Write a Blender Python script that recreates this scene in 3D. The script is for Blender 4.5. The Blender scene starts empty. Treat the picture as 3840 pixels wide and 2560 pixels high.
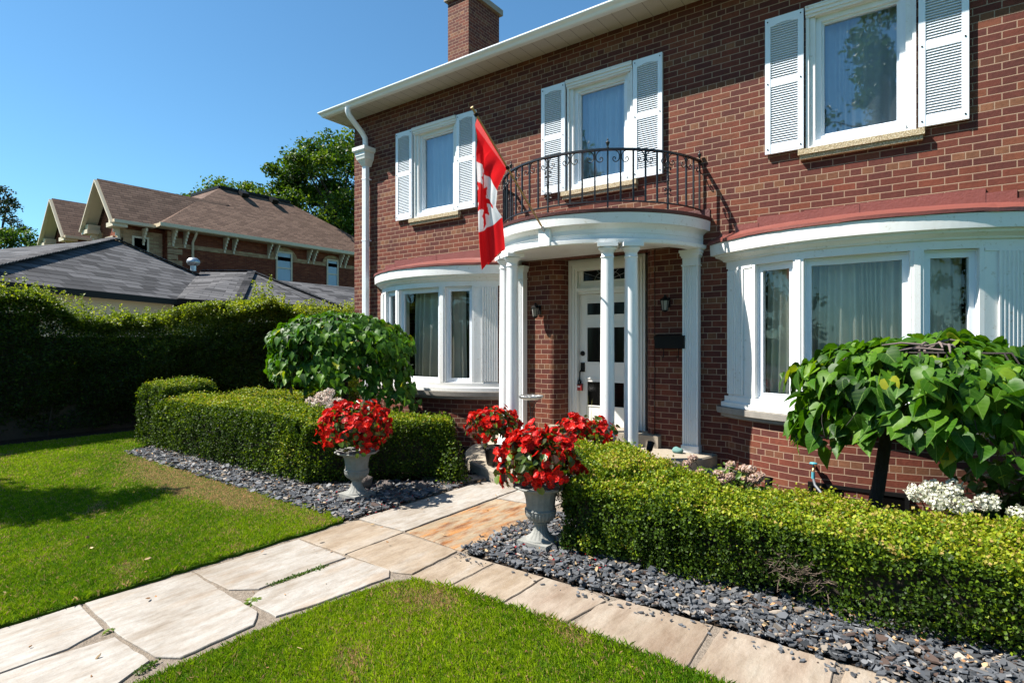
import bpy, math, random
import numpy as np
from mathutils import Vector
R = math.radians
random.seed(7); rng = np.random.default_rng(7)
scene = bpy.context.scene
col = scene.collection

# ---------------------------------------------------------------- camera, sky, sun, exposure
cam_d = bpy.data.cameras.new('camera'); cam = bpy.data.objects.new('camera', cam_d); col.objects.link(cam)
cam.location = (0, -6.87, 1.60); cam.rotation_euler = (R(90), 0, R(35.98))
cam_d.sensor_width = 36; cam_d.lens = 20.15; cam_d.clip_start = .05; cam_d.clip_end = 2000
scene.camera = cam
SUN = Vector((-1.3, -1.0, 2.12)).normalized()          # towards the sun
world = bpy.data.worlds.new('World'); scene.world = world; world.use_nodes = True
wn = world.node_tree; bg = wn.nodes['Background']
sky = wn.nodes.new('ShaderNodeTexSky'); sky.sky_type = 'NISHITA'; sky.sun_disc = False
sky.sun_elevation = math.asin(SUN.z); sky.sun_rotation = math.atan2(SUN.x, SUN.y)
sky.air_density = 1.0; sky.dust_density = .05; sky.ozone_density = 1.2; sky.altitude = 200
tint = wn.nodes.new('ShaderNodeMix'); tint.data_type = 'RGBA'; tint.blend_type = 'MULTIPLY'; tint.inputs[0].default_value = 1; tint.inputs[7].default_value = (.63, 1.0, 1.12, 1)
wn.links.new(sky.outputs[0], tint.inputs[6]); wn.links.new(tint.outputs[2], bg.inputs['Color']); bg.inputs['Strength'].default_value = .068
sd = bpy.data.lights.new('sun', 'SUN'); sd.energy = 5.0; sd.angle = R(.55); sd.color = (1, .95, .87)
sun = bpy.data.objects.new('sun', sd); col.objects.link(sun)
sun.rotation_euler = (-SUN).to_track_quat('-Z', 'Y').to_euler(); sun.location = (-20, -15, 30)
scene.view_settings.view_transform = 'Standard'; scene.view_settings.look = 'None'
scene.view_settings.exposure = 1.25; scene.view_settings.gamma = 1
scene.cycles.max_bounces = 8; scene.cycles.diffuse_bounces = 2; scene.cycles.transparent_max_bounces = 12

# ---------------------------------------------------------------- materials
KA = .76      # overall albedo trim that goes with the exposure
sk = lambda q, k: tuple(v * k for v in q)
class NT:
    def __init__(s, name):
        s.m = bpy.data.materials.new(name); s.m.use_nodes = True; s.t = s.m.node_tree; s.t.nodes.clear()
        s.out = s.t.nodes.new('ShaderNodeOutputMaterial')
    def n(s, kind, **kw):
        nd = s.t.nodes.new('ShaderNode' + kind)
        for k, v in kw.items():
            if k in nd.inputs.keys() or isinstance(k, int): s.put(nd.inputs[k], v)
            else: setattr(nd, k, v)
        return nd
    def put(s, sock, v):
        if hasattr(v, 'is_linked') or isinstance(v, bpy.types.NodeSocket): s.t.links.new(v, sock)
        else: sock.default_value = v
    def set(s, nd, **kw):
        for k, v in kw.items(): s.put(nd.inputs[k.replace('_', ' ')], v)
        return nd
    def noise(s, scale, detail=4, vec=None, rough=.55, w=None):
        nd = s.n('TexNoise'); nd.inputs['Scale'].default_value = scale; nd.inputs['Detail'].default_value = detail
        nd.inputs['Roughness'].default_value = rough
        if vec is not None: s.t.links.new(vec, nd.inputs['Vector'])
        return nd.outputs['Fac']
    def ramp(s, fac, stops):
        nd = s.n('ValToRGB'); s.put(nd.inputs['Fac'], fac); cr = nd.color_ramp
        while len(cr.elements) < len(stops): cr.elements.new(.5)
        for e, (p, c) in zip(cr.elements, stops):
            e.position = p; e.color = (*c, 1) if len(c) == 3 else c
        return nd.outputs['Color']
    def mix(s, f, a, b, blend='MIX'):
        nd = s.n('Mix', data_type='RGBA', blend_type=blend)
        s.put(nd.inputs[0], f); s.put(nd.inputs[6], a if not isinstance(a, tuple) else (*a, 1)); s.put(nd.inputs[7], b if not isinstance(b, tuple) else (*b, 1))
        return nd.outputs[2]
    def math(s, op, a, b=0.0, c=None):
        nd = s.n('Math', operation=op); s.put(nd.inputs[0], a); s.put(nd.inputs[1], b)
        if c is not None: s.put(nd.inputs[2], c)
        return nd.outputs[0]
    def pos(s): return s.n('NewGeometry').outputs['Position']
    def uv(s): return s.n('UVMap').outputs['UV']
    def attr(s, name, out='Fac'): 
        nd = s.n('Attribute'); nd.attribute_name = name; return nd.outputs[out]
    def bump(s, h, strength=.3, dist=.01):
        nd = s.n('Bump'); nd.inputs['Strength'].default_value = strength; nd.inputs['Distance'].default_value = dist
        s.put(nd.inputs['Height'], h); return nd.outputs['Normal']
    def done(s, color, rough=.6, normal=None, metallic=0., spec=.5, transl=0., tcol=None):
        p = s.n('BsdfPrincipled'); s.put(p.inputs['Base Color'], (*color, 1) if isinstance(color, tuple) else color)
        s.put(p.inputs['Roughness'], rough); p.inputs['Metallic'].default_value = metallic
        p.inputs['Specular IOR Level'].default_value = spec
        if normal is not None: s.put(p.inputs['Normal'], normal)
        o = p.outputs[0]
        if transl:
            t = s.n('BsdfTranslucent'); s.put(t.inputs['Color'], tcol if tcol is not None else ((*color, 1) if isinstance(color, tuple) else color))
            mx = s.n('MixShader'); mx.inputs[0].default_value = transl
            s.t.links.new(o, mx.inputs[1]); s.t.links.new(t.outputs[0], mx.inputs[2]); o = mx.outputs[0]
        s.t.links.new(o, s.out.inputs['Surface']); return s.m

def simple(name, color, rough=.6, scale=8., var=.12, bump=.1, metallic=0., spec=.5, transl=0., dist=.004):
    color = tuple(v * KA for v in color)
    t = NT(name); p = t.pos(); n1 = t.noise(scale, 5, p)
    c = t.mix(n1, tuple(max(0, v * (1 - var)) for v in color), tuple(min(1, v * (1 + var)) for v in color))
    nm = t.bump(t.noise(scale * 6, 3, p), bump, dist) if bump else None
    return t.done(c, rough, nm, metallic, spec, transl)

def brick_mat(name, c1, c2, header, mortar, bump=.6, bw=.209, rh=.07, hdr=True, phase=0.0):
    c1, c2, header, mortar = [sk(q, .80) for q in (c1, c2, header, mortar)]
    t = NT(name); uv = t.uv(); sep = t.n('SeparateXYZ'); t.put(sep.inputs[0], uv)
    # slight waviness of the courses
    w = t.math('MULTIPLY', t.math('SUBTRACT', t.noise(3.1, 2, uv), .5), .012)
    v = t.math('ADD', sep.outputs[1], w)
    cmb = t.n('CombineXYZ'); t.put(cmb.inputs[0], t.math('ADD', sep.outputs[0], 40.0)); t.put(cmb.inputs[1], t.math('ADD', v, phase)); 
    b = t.n('TexBrick'); t.put(b.inputs['Vector'], cmb.outputs[0])
    b.offset = .5; b.offset_frequency = 2; b.squash = .5 if hdr else 1; b.squash_frequency = 6
    b.inputs['Scale'].default_value = 1; b.inputs['Brick Width'].default_value = bw; b.inputs['Row Height'].default_value = rh
    b.inputs['Mortar Size'].default_value = .0048; b.inputs['Mortar Smooth'].default_value = .25; b.inputs['Bias'].default_value = -.1
    b.inputs['Color1'].default_value = (0, 0, 0, 1); b.inputs['Color2'].default_value = (1, 1, 1, 1); b.inputs['Mortar'].default_value = (.5, .5, .5, 1)
    base = t.ramp(b.outputs['Color'], [(0, c1), (.35, tuple((x * .75 + y * .25) for x, y in zip(c1, c2))), (.7, c2), (1, (c2[0] * 1.12, c2[1] * 1.5, c2[2] * 1.35))])
    if hdr:
        row = t.math('FLOOR', t.math('DIVIDE', t.math('ADD', v, phase), rh)); md = t.math('MODULO', row, 6.0)
        isH = t.math('LESS_THAN', md, .5)
        hc = t.ramp(b.outputs['Color'], [(0, c1), (.45, tuple(x * .7 for x in header)), (1, header)])
        base = t.mix(t.math('MULTIPLY', isH, 1.0), base, hc)
    base = t.mix(.55, base, t.ramp(t.noise(28, 5, uv), [(.25, (.55, .5, .5)), (.7, (1.15, 1.1, 1.1))]), 'MULTIPLY')
    base = t.mix(.35, base, t.ramp(t.noise(1.2, 4, uv), [(.3, (.7, .7, .72)), (.7, (1.1, 1.05, 1.02))]), 'MULTIPLY')
    mp_ = t.n('Mapping'); t.put(mp_.inputs['Vector'], uv); mp_.inputs['Scale'].default_value = (2.2, .35, 1)
    base = t.mix(.45, base, t.ramp(t.noise(1.6, 6, mp_.outputs[0], .7), [(.35, (.62, .60, .62)), (.6, (1.08, 1.05, 1.03))]), 'MULTIPLY')
    mc = t.mix(t.noise(2.5, 5, uv), tuple(x * .75 for x in mortar), mortar)
    c = t.mix(b.outputs['Fac'], base, mc)
    h = t.math('ADD', t.math('MULTIPLY', t.math('SUBTRACT', 1.0, b.outputs['Fac']), 1.0), t.math('MULTIPLY', t.noise(45, 4, uv), .35))
    return t.done(c, .85, t.bump(h, bump, .008), spec=.25)

def shingle_mat(name, c1, c2, w=.32, h=.14):
    c1, c2 = sk(c1, .8), sk(c2, .8)
    t = NT(name); uv = t.uv(); wv = t.math('MULTIPLY', t.math('SUBTRACT', t.noise(2.3, 2, uv), .5), .03)
    sep = t.n('SeparateXYZ'); t.put(sep.inputs[0], uv); cmb = t.n('CombineXYZ'); t.put(cmb.inputs[0], t.math('ADD', sep.outputs[0], 90.0)); t.put(cmb.inputs[1], t.math('ADD', t.math('ADD', sep.outputs[1], wv), 50.0))
    b = t.n('TexBrick'); t.put(b.inputs['Vector'], cmb.outputs[0]); b.offset = .37; b.offset_frequency = 2
    b.inputs['Scale'].default_value = 1; b.inputs['Brick Width'].default_value = w; b.inputs['Row Height'].default_value = h
    b.inputs['Mortar Size'].default_value = .006; b.inputs['Mortar Smooth'].default_value = .4
    b.inputs['Color1'].default_value = (0, 0, 0, 1); b.inputs['Color2'].default_value = (1, 1, 1, 1); b.inputs['Mortar'].default_value = (.3, .3, .3, 1)
    base = t.ramp(b.outputs['Color'], [(0, c1), (1, c2)])
    base = t.mix(.5, base, t.ramp(t.noise(60, 3, uv), [(.3, (.75, .75, .75)), (.7, (1.2, 1.2, 1.2))]), 'MULTIPLY')
    c = t.mix(b.outputs['Fac'], base, tuple(x * .35 for x in c1))
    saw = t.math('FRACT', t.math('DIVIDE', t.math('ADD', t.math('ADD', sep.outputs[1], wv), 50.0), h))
    c = t.mix(t.math('MULTIPLY', t.math('LESS_THAN', saw, .14), .8), c, tuple(x * .3 for x in c1))  # dark butt edge with each course's shadow line painted into the colour
    hh = t.math('SUBTRACT', t.math('SUBTRACT', 1.0, t.math('MULTIPLY', saw, .8)), t.math('MULTIPLY', b.outputs['Fac'], .5))
    return t.done(c, .9, t.bump(hh, .7, .02), spec=.2)

def leaf_mat(name, stops, rough=.45, transl=.3, spec=.4, tgain=(1.6, 1.5, .5), vein=None):
    stops = [(p_, sk(c_, .82)) for p_, c_ in stops]; t = NT(name); c = t.ramp(t.attr('var'), stops)
    if vein:
        uv = t.uv(); sep = t.n('SeparateXYZ'); t.put(sep.inputs[0], uv)
        x = t.math('ABSOLUTE', sep.outputs[0]); mid = t.math('LESS_THAN', x, .022)
        side = t.math('LESS_THAN', t.math('ABSOLUTE', t.math('SUBTRACT', t.math('FRACT', t.math('MULTIPLY', t.math('SUBTRACT', sep.outputs[1], t.math('MULTIPLY', x, .8)), 4.5)), .5)), .05)
        c = t.mix(.5, c, t.ramp(t.noise(38, 4, t.pos()), [(.35, (.68, .70, .6)), (.65, (1.12, 1.1, 1.05))]), 'MULTIPLY'); c = t.mix(t.math('MAXIMUM', t.math('MULTIPLY', mid, .6), t.math('MULTIPLY', side, .28)), c, vein)
    tc = t.mix(1.0, c, tgain, 'MULTIPLY')
    return t.done(c, rough, None, 0, spec, transl, tc)

def col_mat(name, rough=.7, transl=0., spec=.3):
    t = NT(name); c = t.attr('Col', 'Color'); return t.done(c, rough, None, 0, spec, transl)

M = {}
M['brick'] = brick_mat('brick', (.125, .038, .029), (.205, .058, .034), (.29, .130, .068), (.43, .29, .20), phase=.05)
M['brick_n'] = brick_mat('neighbour_brick', (.17, .040, .018), (.26, .068, .030), (.2, .05, .03), (.22, .11, .06), .3, hdr=False)
M['buff'] = brick_mat('buff_brick', (.42, .27, .14), (.55, .36, .20), (.5, .33, .18), (.35, .25, .16), .3, hdr=False)
def paint(name, c=(.82, .83, .82), worn=.0):
    t = NT(name); p = t.pos(); n = t.noise(5, 4, p); cc = t.mix(n, tuple(v * .93 for v in c), c)
    if worn:
        crack = t.ramp(t.noise(22, 6, p, .7), [(.60, (0, 0, 0)), (.66, (1, 1, 1))])
        cc = t.mix(t.math('MULTIPLY', crack, worn), cc, (.45, .38, .28))
        streak = t.ramp(t.noise(3, 5, p, .7), [(.5, (0, 0, 0)), (.75, (1, 1, 1))])
        cc = t.mix(t.math('MULTIPLY', streak, worn * .6), cc, (.62, .60, .50))
    return t.done(cc, .42, t.bump(t.noise(60, 4, p), .15, .002), spec=.4)
M['white'] = paint('white_paint', worn=.18); M['worn'] = paint('worn_white_paint', (.80, .80, .78), .5); M['vinyl'] = paint('white_vinyl', (.80, .84, .88))
M['cream'] = paint('cream_paint', (.60, .50, .345)); M['doorwhite'] = paint('door_paint', (.78, .77, .72))
M['shutter'] = paint('shutter_paint', (.78, .83, .88))
def soffit():
    t = NT('perforated_soffit'); uv = t.uv(); sep = t.n('SeparateXYZ'); t.put(sep.inputs[0], uv)
    g = t.math('LESS_THAN', t.math('FRACT', t.math('DIVIDE', t.math('ADD', sep.outputs[0], 60.), .2)), .045)
    v = t.n('TexVoronoi'); t.put(v.inputs['Vector'], uv); v.inputs['Scale'].default_value = 60; v.inputs['Randomness'].default_value = .15
    hole = t.math('LESS_THAN', v.outputs['Distance'], .2)
    c = t.mix(t.math('MULTIPLY', g, .7), (.55, .52, .48), (.12, .10, .09)); c = t.mix(t.math('MULTIPLY', hole, .6), c, (.08, .07, .06))
    return t.done(c, .5)
M['soffit'] = soffit()
M['metalroof'] = simple('red_metal_roof', (.25, .072, .055), .42, 6, .18, .35, spec=.5, dist=.01)
M['stone'] = simple('concrete_sill', (.36, .33, .29), .85, 14, .25, .5, spec=.2)
def aggregate():
    t = NT('exposed_aggregate'); p = t.pos(); v = t.n('TexVoronoi'); t.put(v.inputs['Vector'], p); v.inputs['Scale'].default_value = 110
    c = t.ramp(v.outputs['Color'], [(0, (.20, .15, .09)), (.5, (.42, .33, .20)), (1, (.62, .54, .40))])
    return t.done(c, .85, t.bump(v.outputs['Distance'], .6, .006), spec=.2)
M['aggregate'] = aggregate()
M['porch'] = simple('porch_concrete', (.40, .345, .27), .9, 20, .22, .6, spec=.2)
M['iron'] = simple('black_iron', (.012, .012, .013), .38, 20, .3, .1, spec=.5)
M['black'] = simple('black_metal', (.006, .006, .006), .55, 12, .3, .05, spec=.2)
M['brass'] = simple('pole_metal', (.55, .38, .20), .38, 30, .1, .05, metallic=.9)
M['galv'] = simple('galvanised_metal', (.62, .64, .65), .35, 15, .15, .1, metallic=.8)
M['darkwood'] = simple('interior_surface', (.10, .085, .07), .9, 4, .2, 0)
M['curtain_up'] = simple('white_sheer_curtain', (.92, .98, 1.0), .9, 6, .08, 0, spec=.1, transl=.25)
M['curtain'] = simple('grey_green_drape', (1.0, .97, .84), .9, 6, .12, 0, spec=.1, transl=.12)
M['shingle_b'] = shingle_mat('brown_shingles', (.115, .068, .048), (.20, .125, .09))
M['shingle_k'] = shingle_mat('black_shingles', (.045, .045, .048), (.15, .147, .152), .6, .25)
def glass_mat(name, lo, hi, tint=(.9, .93, .92), rc=(.85, .9, .95)):
    t = NT(name); lw = t.n('LayerWeight'); lw.inputs['Blend'].default_value = .25
    f = t.n('MapRange'); t.put(f.inputs[0], lw.outputs['Fresnel']); f.inputs[1].default_value = 0; f.inputs[2].default_value = 1; f.inputs[3].default_value = lo; f.inputs[4].default_value = hi
    tr = t.n('BsdfTransparent'); tr.inputs[0].default_value = (*tint, 1); gl = t.n('BsdfGlossy'); gl.inputs['Roughness'].default_value = .01; gl.inputs['Color'].default_value = (*rc, 1)
    t.put(gl.inputs['Normal'], t.bump(t.noise(1.3, 2, t.pos()), .06, .05))
    mx = t.n('MixShader'); t.put(mx.inputs[0], f.outputs[0]); t.t.links.new(tr.outputs[0], mx.inputs[1]); t.t.links.new(gl.outputs[0], mx.inputs[2])
    t.t.links.new(mx.outputs[0], t.out.inputs['Surface']); return t.m
M['glass'] = glass_mat('window_glass', .045, .9, (.92, .94, .90)); M['glass_up'] = glass_mat('upper_window_glass', .17, .95, (.84, .90, .94))
M['glass_dark'] = simple('dark_door_glass', (.004, .004, .004), .15, 3, .2, 0, spec=.15)
M['glass_n'] = simple('pale_blue_blind', (.36, .50, .60), .3, 2, .2, 0, spec=.5)

# ---------------------------------------------------------------- mesh helpers
class MB:
    def __init__(s): s.v = []; s.f = []; s.u = []; s.mi = []; s.sm = []
    def face(s, pts, uv=None, mi=0, smooth=False):
        i = len(s.v); s.v += [tuple(p) for p in pts]; s.f.append(list(range(i, i + len(pts)))); s.u.append(uv); s.mi.append(mi); s.sm.append(smooth)
    def faces(s, V, F, smooth=False, mi=0, UV=None):
        i = len(s.v); s.v += [tuple(p) for p in V]
        for k, f in enumerate(F): s.f.append([i + j for j in f]); s.u.append(UV[k] if UV else None); s.mi.append(mi); s.sm.append(smooth)
    def box(s, x0, x1, y0, y1, z0, z1, mi=0):
        V = [(x0, y0, z0), (x1, y0, z0), (x1, y1, z0), (x0, y1, z0), (x0, y0, z1), (x1, y0, z1), (x1, y1, z1), (x0, y1, z1)]
        s.faces(V, [(0, 3, 2, 1), (4, 5, 6, 7), (0, 1, 5, 4), (1, 2, 6, 5), (2, 3, 7, 6), (3, 0, 4, 7)], mi=mi)
    def hexa(s, c, ax, ay, az, mi=0):       # oriented box: centre and three half-axis vectors
        c = Vector(c); ax = Vector(ax); ay = Vector(ay); az = Vector(az)
        V = [c + sx * ax + sy * ay + sz * az for sz in (-1, 1) for sx, sy in ((-1, -1), (1, -1), (1, 1), (-1, 1))]
        s.faces(V, [(0, 3, 2, 1), (4, 5, 6, 7), (0, 1, 5, 4), (1, 2, 6, 5), (2, 3, 7, 6), (3, 0, 4, 7)], mi=mi)
    def bar(s, a, b, w, h, mi=0, up=(0, 0, 1)):   # rectangular bar from a to b
        a = Vector(a); b = Vector(b); d = (b - a); L = d.length; d.normalize(); up = Vector(up)
        if abs(d.dot(up)) > .98: up = Vector((0, 1, 0))
        x = d.cross(up).normalized(); z = x.cross(d).normalized()
        s.hexa((a + b) / 2, d * L / 2, x * w / 2, z * h / 2, mi)
    def tube(s, pts, r, n=8, cap=True, mi=0):
        pts = [Vector(p) for p in pts]; rs = r if isinstance(r, (list, tuple)) else [r] * len(pts)
        V = []; F = []; prev = None
        for i, p in enumerate(pts):
            d = (pts[min(i + 1, len(pts) - 1)] - pts[max(i - 1, 0)])
            d = d.normalized() if d.length > 1e-9 else Vector((0, 0, 1))
            if prev is None:
                a = d.cross(Vector((0, 0, 1))); a = a.normalized() if a.length > .05 else d.cross(Vector((0, 1, 0))).normalized()
            else:
                a = prev - d * prev.dot(d); a = a.normalized() if a.length > 1e-6 else prev
            prev = a; b = d.cross(a)
            V += [p + (a * math.cos(2 * math.pi * k / n) + b * math.sin(2 * math.pi * k / n)) * rs[i] for k in range(n)]
        for i in range(len(pts) - 1):
            for k in range(n): F.append((i * n + k, i * n + (k + 1) % n, (i + 1) * n + (k + 1) % n, (i + 1) * n + k))
        s.faces(V, F, smooth=True, mi=mi)
        if cap:
            s.face(V[:n][::-1], mi=mi); s.face(V[-n:], mi=mi)
    def lathe(s, c, prof, n=24, a0=0, a1=360, smooth=True, mi=0, flute=None, close=False):
        # prof: list of (r, z); angle measured from -Y towards +X
        full = abs(a1 - a0 - 360) < 1e-6; m = n if full else n + 1; V = []; F = []; UV = []
        for r, z in prof:
            for k in range(m):
                a = R(a0 + (a1 - a0) * k / n); rr = r * (1 + (flute(k, z) if flute else 0))
                V.append((c[0] + rr * math.sin(a), c[1] - rr * math.cos(a), c[2] + z))
        for i in range(len(prof) - 1):
            for k in range(n):
                F.append((i * m + k, i * m + (k + 1) % m, (i + 1) * m + (k + 1) % m, (i + 1) * m + k))
                q = lambda j: R(a0 + (a1 - a0) * j / n) * max(prof[i][0], prof[i + 1][0])
                UV.append([(q(k), prof[i][1] + c[2]), (q(k + 1), prof[i][1] + c[2]), (q(k + 1), prof[i + 1][1] + c[2]), (q(k), prof[i + 1][1] + c[2])])
        s.faces(V, F, smooth=smooth, mi=mi, UV=UV)
    def build(s, name, mats, parent=None, org=None):
        if org is None: org = Vector(parent['_o']) if parent is not None else Vector((0, 0, 0))
        me = bpy.data.meshes.new(name); me.from_pydata([(v[0] - org[0], v[1] - org[1], v[2] - org[2]) for v in s.v], [], s.f)
        uvl = me.uv_layers.new(name='UVMap'); k = 0; vv = [Vector(v) for v in s.v]
        for fi, f in enumerate(s.f):
            if s.u[fi]:
                for q in s.u[fi]: uvl.data[k].uv = q; k += 1
            else:
                n = Vector((0, 0, 0))
                for j in range(len(f)):
                    a = vv[f[j]]; b = vv[f[(j + 1) % len(f)]]; n += a.cross(b)
                n = n.normalized() if n.length > 1e-12 else Vector((0, 0, 1))
                if abs(n.z) > .999: t = Vector((1, 0, 0)); b = Vector((0, 1, 0))
                else:
                    t = Vector((0, 0, 1)).cross(n).normalized(); b = n.cross(t)
                    if b.z < 0: b = -b; t = -t
                for j in f: uvl.data[k].uv = (vv[j].dot(t), vv[j].dot(b)); k += 1
        me.polygons.foreach_set('material_index', s.mi); me.polygons.foreach_set('use_smooth', s.sm)
        for m in (mats if isinstance(mats, list) else [mats]): me.materials.append(m)
        me.update(); o = bpy.data.objects.new(name, me); col.objects.link(o)
        o.location = org if parent is None else Vector(org) - Vector(parent['_o'])
        if parent is not None: o.parent = parent
        o['_o'] = tuple(org)
        return o

def thing(name, label, cat, loc=(0, 0, 0), group=None):
    o = bpy.data.objects.new(name, None); col.objects.link(o); o.location = loc; o.empty_display_size = .2
    o['label'] = label; o['category'] = cat; o['_o'] = tuple(loc)
    if group: o['group'] = group
    return o
def tag(o, label, cat, group=None):
    o['label'] = label; o['category'] = cat
    if group: o['group'] = group
    return o
def struct(o, kind='structure'): o['kind'] = kind; return o
def node(name, parent):
    o = bpy.data.objects.new(name, None); col.objects.link(o); o.parent = parent; o['_o'] = parent['_o']; o.empty_display_size = .1; return o
def dup(src, loc, label, group=None):
    r = src.copy(); col.objects.link(r); r.location = loc; r['label'] = label; r['_o'] = tuple(loc)
    if group: r['group'] = group
    for ch in list(src.children):
        c = ch.copy(); col.objects.link(c); c.parent = r
        for g in list(ch.children):
            d = g.copy(); col.objects.link(d); d.parent = c
    return r

def npmesh(name, V, F, mat, parent=None, var=None, colr=None, uv=None, org=None, smooth=False):
    # V (n,3); F (m,k) with constant k; var per-vertex; colr per-vertex rgb; uv per-vertex
    if org is None: org = np.array(parent['_o']) if parent is not None else np.zeros(3)
    V = V - np.array(org)[None]; me = bpy.data.meshes.new(name); m, k = F.shape
    me.vertices.add(len(V)); me.vertices.foreach_set('co', V.astype(np.float32).ravel())
    me.loops.add(m * k); me.loops.foreach_set('vertex_index', F.astype(np.int32).ravel())
    me.polygons.add(m); me.polygons.foreach_set('loop_start', (np.arange(m) * k).astype(np.int32)); me.polygons.foreach_set('loop_total', np.full(m, k, np.int32))
    if var is not None:
        a = me.attributes.new('var', 'FLOAT', 'POINT'); a.data.foreach_set('value', var.astype(np.float32))
    if colr is not None:
        a = me.attributes.new('Col', 'FLOAT_COLOR', 'POINT'); c4 = np.concatenate([colr, np.ones((len(colr), 1))], 1); a.data.foreach_set('color', c4.astype(np.float32).ravel())
    if uv is not None:
        ul = me.uv_layers.new(name='UVMap'); ul.data.foreach_set('uv', uv[F.ravel()].astype(np.float32).ravel())
    me.update(calc_edges=True)
    me.polygons.foreach_set('use_smooth', np.full(m, bool(smooth)))
    me.materials.append(mat); o = bpy.data.objects.new(name, me); col.objects.link(o)
    if parent is not None: o.parent = parent; o['_o'] = parent['_o']
    else: o.location = org; o['_o'] = tuple(float(x) for x in org)
    return o

def nrmz(a): return a / np.maximum(np.linalg.norm(a, axis=1, keepdims=True), 1e-9)
def place(T, P, N, D, S):      # template verts (k,3): x width, y length, z normal
    z = nrmz(N); y = D - (D * z).sum(1, keepdims=True) * z; y = nrmz(y); x = np.cross(y, z)
    S = np.asarray(S).reshape(-1, 1, 1)
    return (P[:, None, :] + S * (T[None, :, 0:1] * x[:, None, :] + T[None, :, 1:2] * y[:, None, :] + T[None, :, 2:3] * z[:, None, :])).reshape(-1, 3)
def cloud(T, TF, P, N, D, S):
    V = place(T, P, N, D, S); k = len(T); F = (np.asarray(TF)[None] + (np.arange(len(P)) * k)[:, None, None]).reshape(-1, len(TF[0])); return V, F
LEAF4 = np.array([(0, 0, 0), (.36, .5, .08), (0, 1, 0), (-.36, .5, .08)]); LEAF4F = [(0, 1, 2, 3)]
def heart():
    pts = [(0, 0), (.20, -.13), (.42, -.08), (.53, .16), (.48, .42), (.30, .70), (.10, .95), (0, 1.1)]
    L = [(0, .3, .0)]; 
    for x, y in pts: L.append((x, y, .34 * x - .22 * y * y))
    for x, y in pts[1:-1][::-1]: L.append((-x, y, .34 * x - .22 * y * y))
    n = len(L) - 1; F = [(0, 1 + i, 1 + (i + 1) % n) for i in range(n)]
    return np.array(L), F
HEART, HEARTF = heart()
def snoise(P, sc, seed=0, n=5):
    r = np.random.default_rng(seed); out = np.zeros(len(P))
    for i in range(n):
        k = r.normal(size=P.shape[1]) * sc * (1 + .6 * i); out += np.sin(P @ k + r.uniform(0, 6.28)) / (1 + .5 * i)
    return out / 2.2

# ================================================================ THE BRICK HOUSE
X0 = -3.55
BAYS = (-6.52, -.58); WINS = (-6.54, -3.55, -.58)
house = thing('brick_house', 'two-storey red brick house with white shutters, bow windows and a round columned porch', 'house', (X0, 0, 0))
def rect_wall(mb, x0, x1, z0, z1, holes, y=0., depth=.24):
    xs = sorted({x0, x1, *[h[0] for h in holes], *[h[1] for h in holes]}); zs = sorted({z0, z1, *[h[2] for h in holes], *[h[3] for h in holes]})
    for i in range(len(xs) - 1):
        for j in range(len(zs) - 1):
            cx, cz = (xs[i] + xs[i + 1]) / 2, (zs[j] + zs[j + 1]) / 2
            if any(h[0] < cx < h[1] and h[2] < cz < h[3] for h in holes): continue
            mb.face([(xs[i], y, zs[j]), (xs[i + 1], y, zs[j]), (xs[i + 1], y, zs[j + 1]), (xs[i], y, zs[j + 1])])
    for a, b, c, d in holes:
        mb.face([(a, y, c), (a, y, d), (a, y + depth, d), (a, y + depth, c)]); mb.face([(b, y, c), (b, y + depth, c), (b, y + depth, d), (b, y, d)])
        mb.face([(a, y, d), (b, y, d), (b, y + depth, d), (a, y + depth, d)]); mb.face([(a, y, c), (a, y + depth, c), (b, y + depth, c), (b, y, c)])
wb = MB()
holes = [(c - .485, c + .485, 3.66, 5.16) for c in WINS] + [(c - 1.22, c + 1.22, .97, 2.5) for c in BAYS] + [(-4.32, -2.77, .2, 2.76)]
rect_wall(wb, -8.59, 1.5, -.3, 5.75, holes)
wb.face([(-8.59, 8, -.3), (-8.59, 0, -.3), (-8.59, 0, 5.75), (-8.59, 8, 5.75)]); wb.face([(1.5, 0, -.3), (1.5, 8, -.3), (1.5, 8, 5.75), (1.5, 0, 5.75)])
wb.face([(1.5, 8, -.3), (-8.59, 8, -.3), (-8.59, 8, 5.75), (1.5, 8, 5.75)])
# rounded brick returns into the door recess
for sx in (-1, 1):
    pts = []
    for k in range(13):
        a = math.pi / 2 * k / 12; pts.append((X0 + sx * (.775 - .165 * math.sin(a) * 1.0), -.012 + .262 * (1 - math.cos(a))))
    L = 0
    for k in range(12):
        (xa, ya), (xb, yb) = pts[k], pts[k + 1]; dL = math.hypot(xb - xa, yb - ya)
        q = [(xa, ya, .2), (xb, yb, .2), (xb, yb, 2.76), (xa, ya, 2.76)]; u = [(L + 3, .2), (L + dL + 3, .2), (L + dL + 3, 2.76), (L + 3, 2.76)]
        if sx > 0: q = q[::-1]; u = u[::-1]
        wb.face(q, u, smooth=True); L += dL
wall = wb.build('wall', M['brick'], house)
for c in BAYS:      # little brick gaps beside windows handled by wall; interior rooms
    pass
ib = MB()
ib.face([(-8.4, 1.6, 0), (1.3, 1.6, 0), (1.3, 1.6, 5.7), (-8.4, 1.6, 5.7)]); ib.box(-8.4, 1.3, .25, 1.6, 2.80, 3.1); ib.box(-8.4, 1.3, .5, 1.6, -.2, .25)
ib.box(-8.4, 1.3, .26, 1.6, 5.45, 5.6); ib.box(-5.2, -5.0, .25, 1.6, 0, 5.5); ib.box(-2.1, -1.95, .25, 1.6, 0, 5.5); ib.box(-4.4, -2.7, .5, .6, .2, 2.8)
ib.build('interior_wall', M['darkwood'], house)

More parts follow.
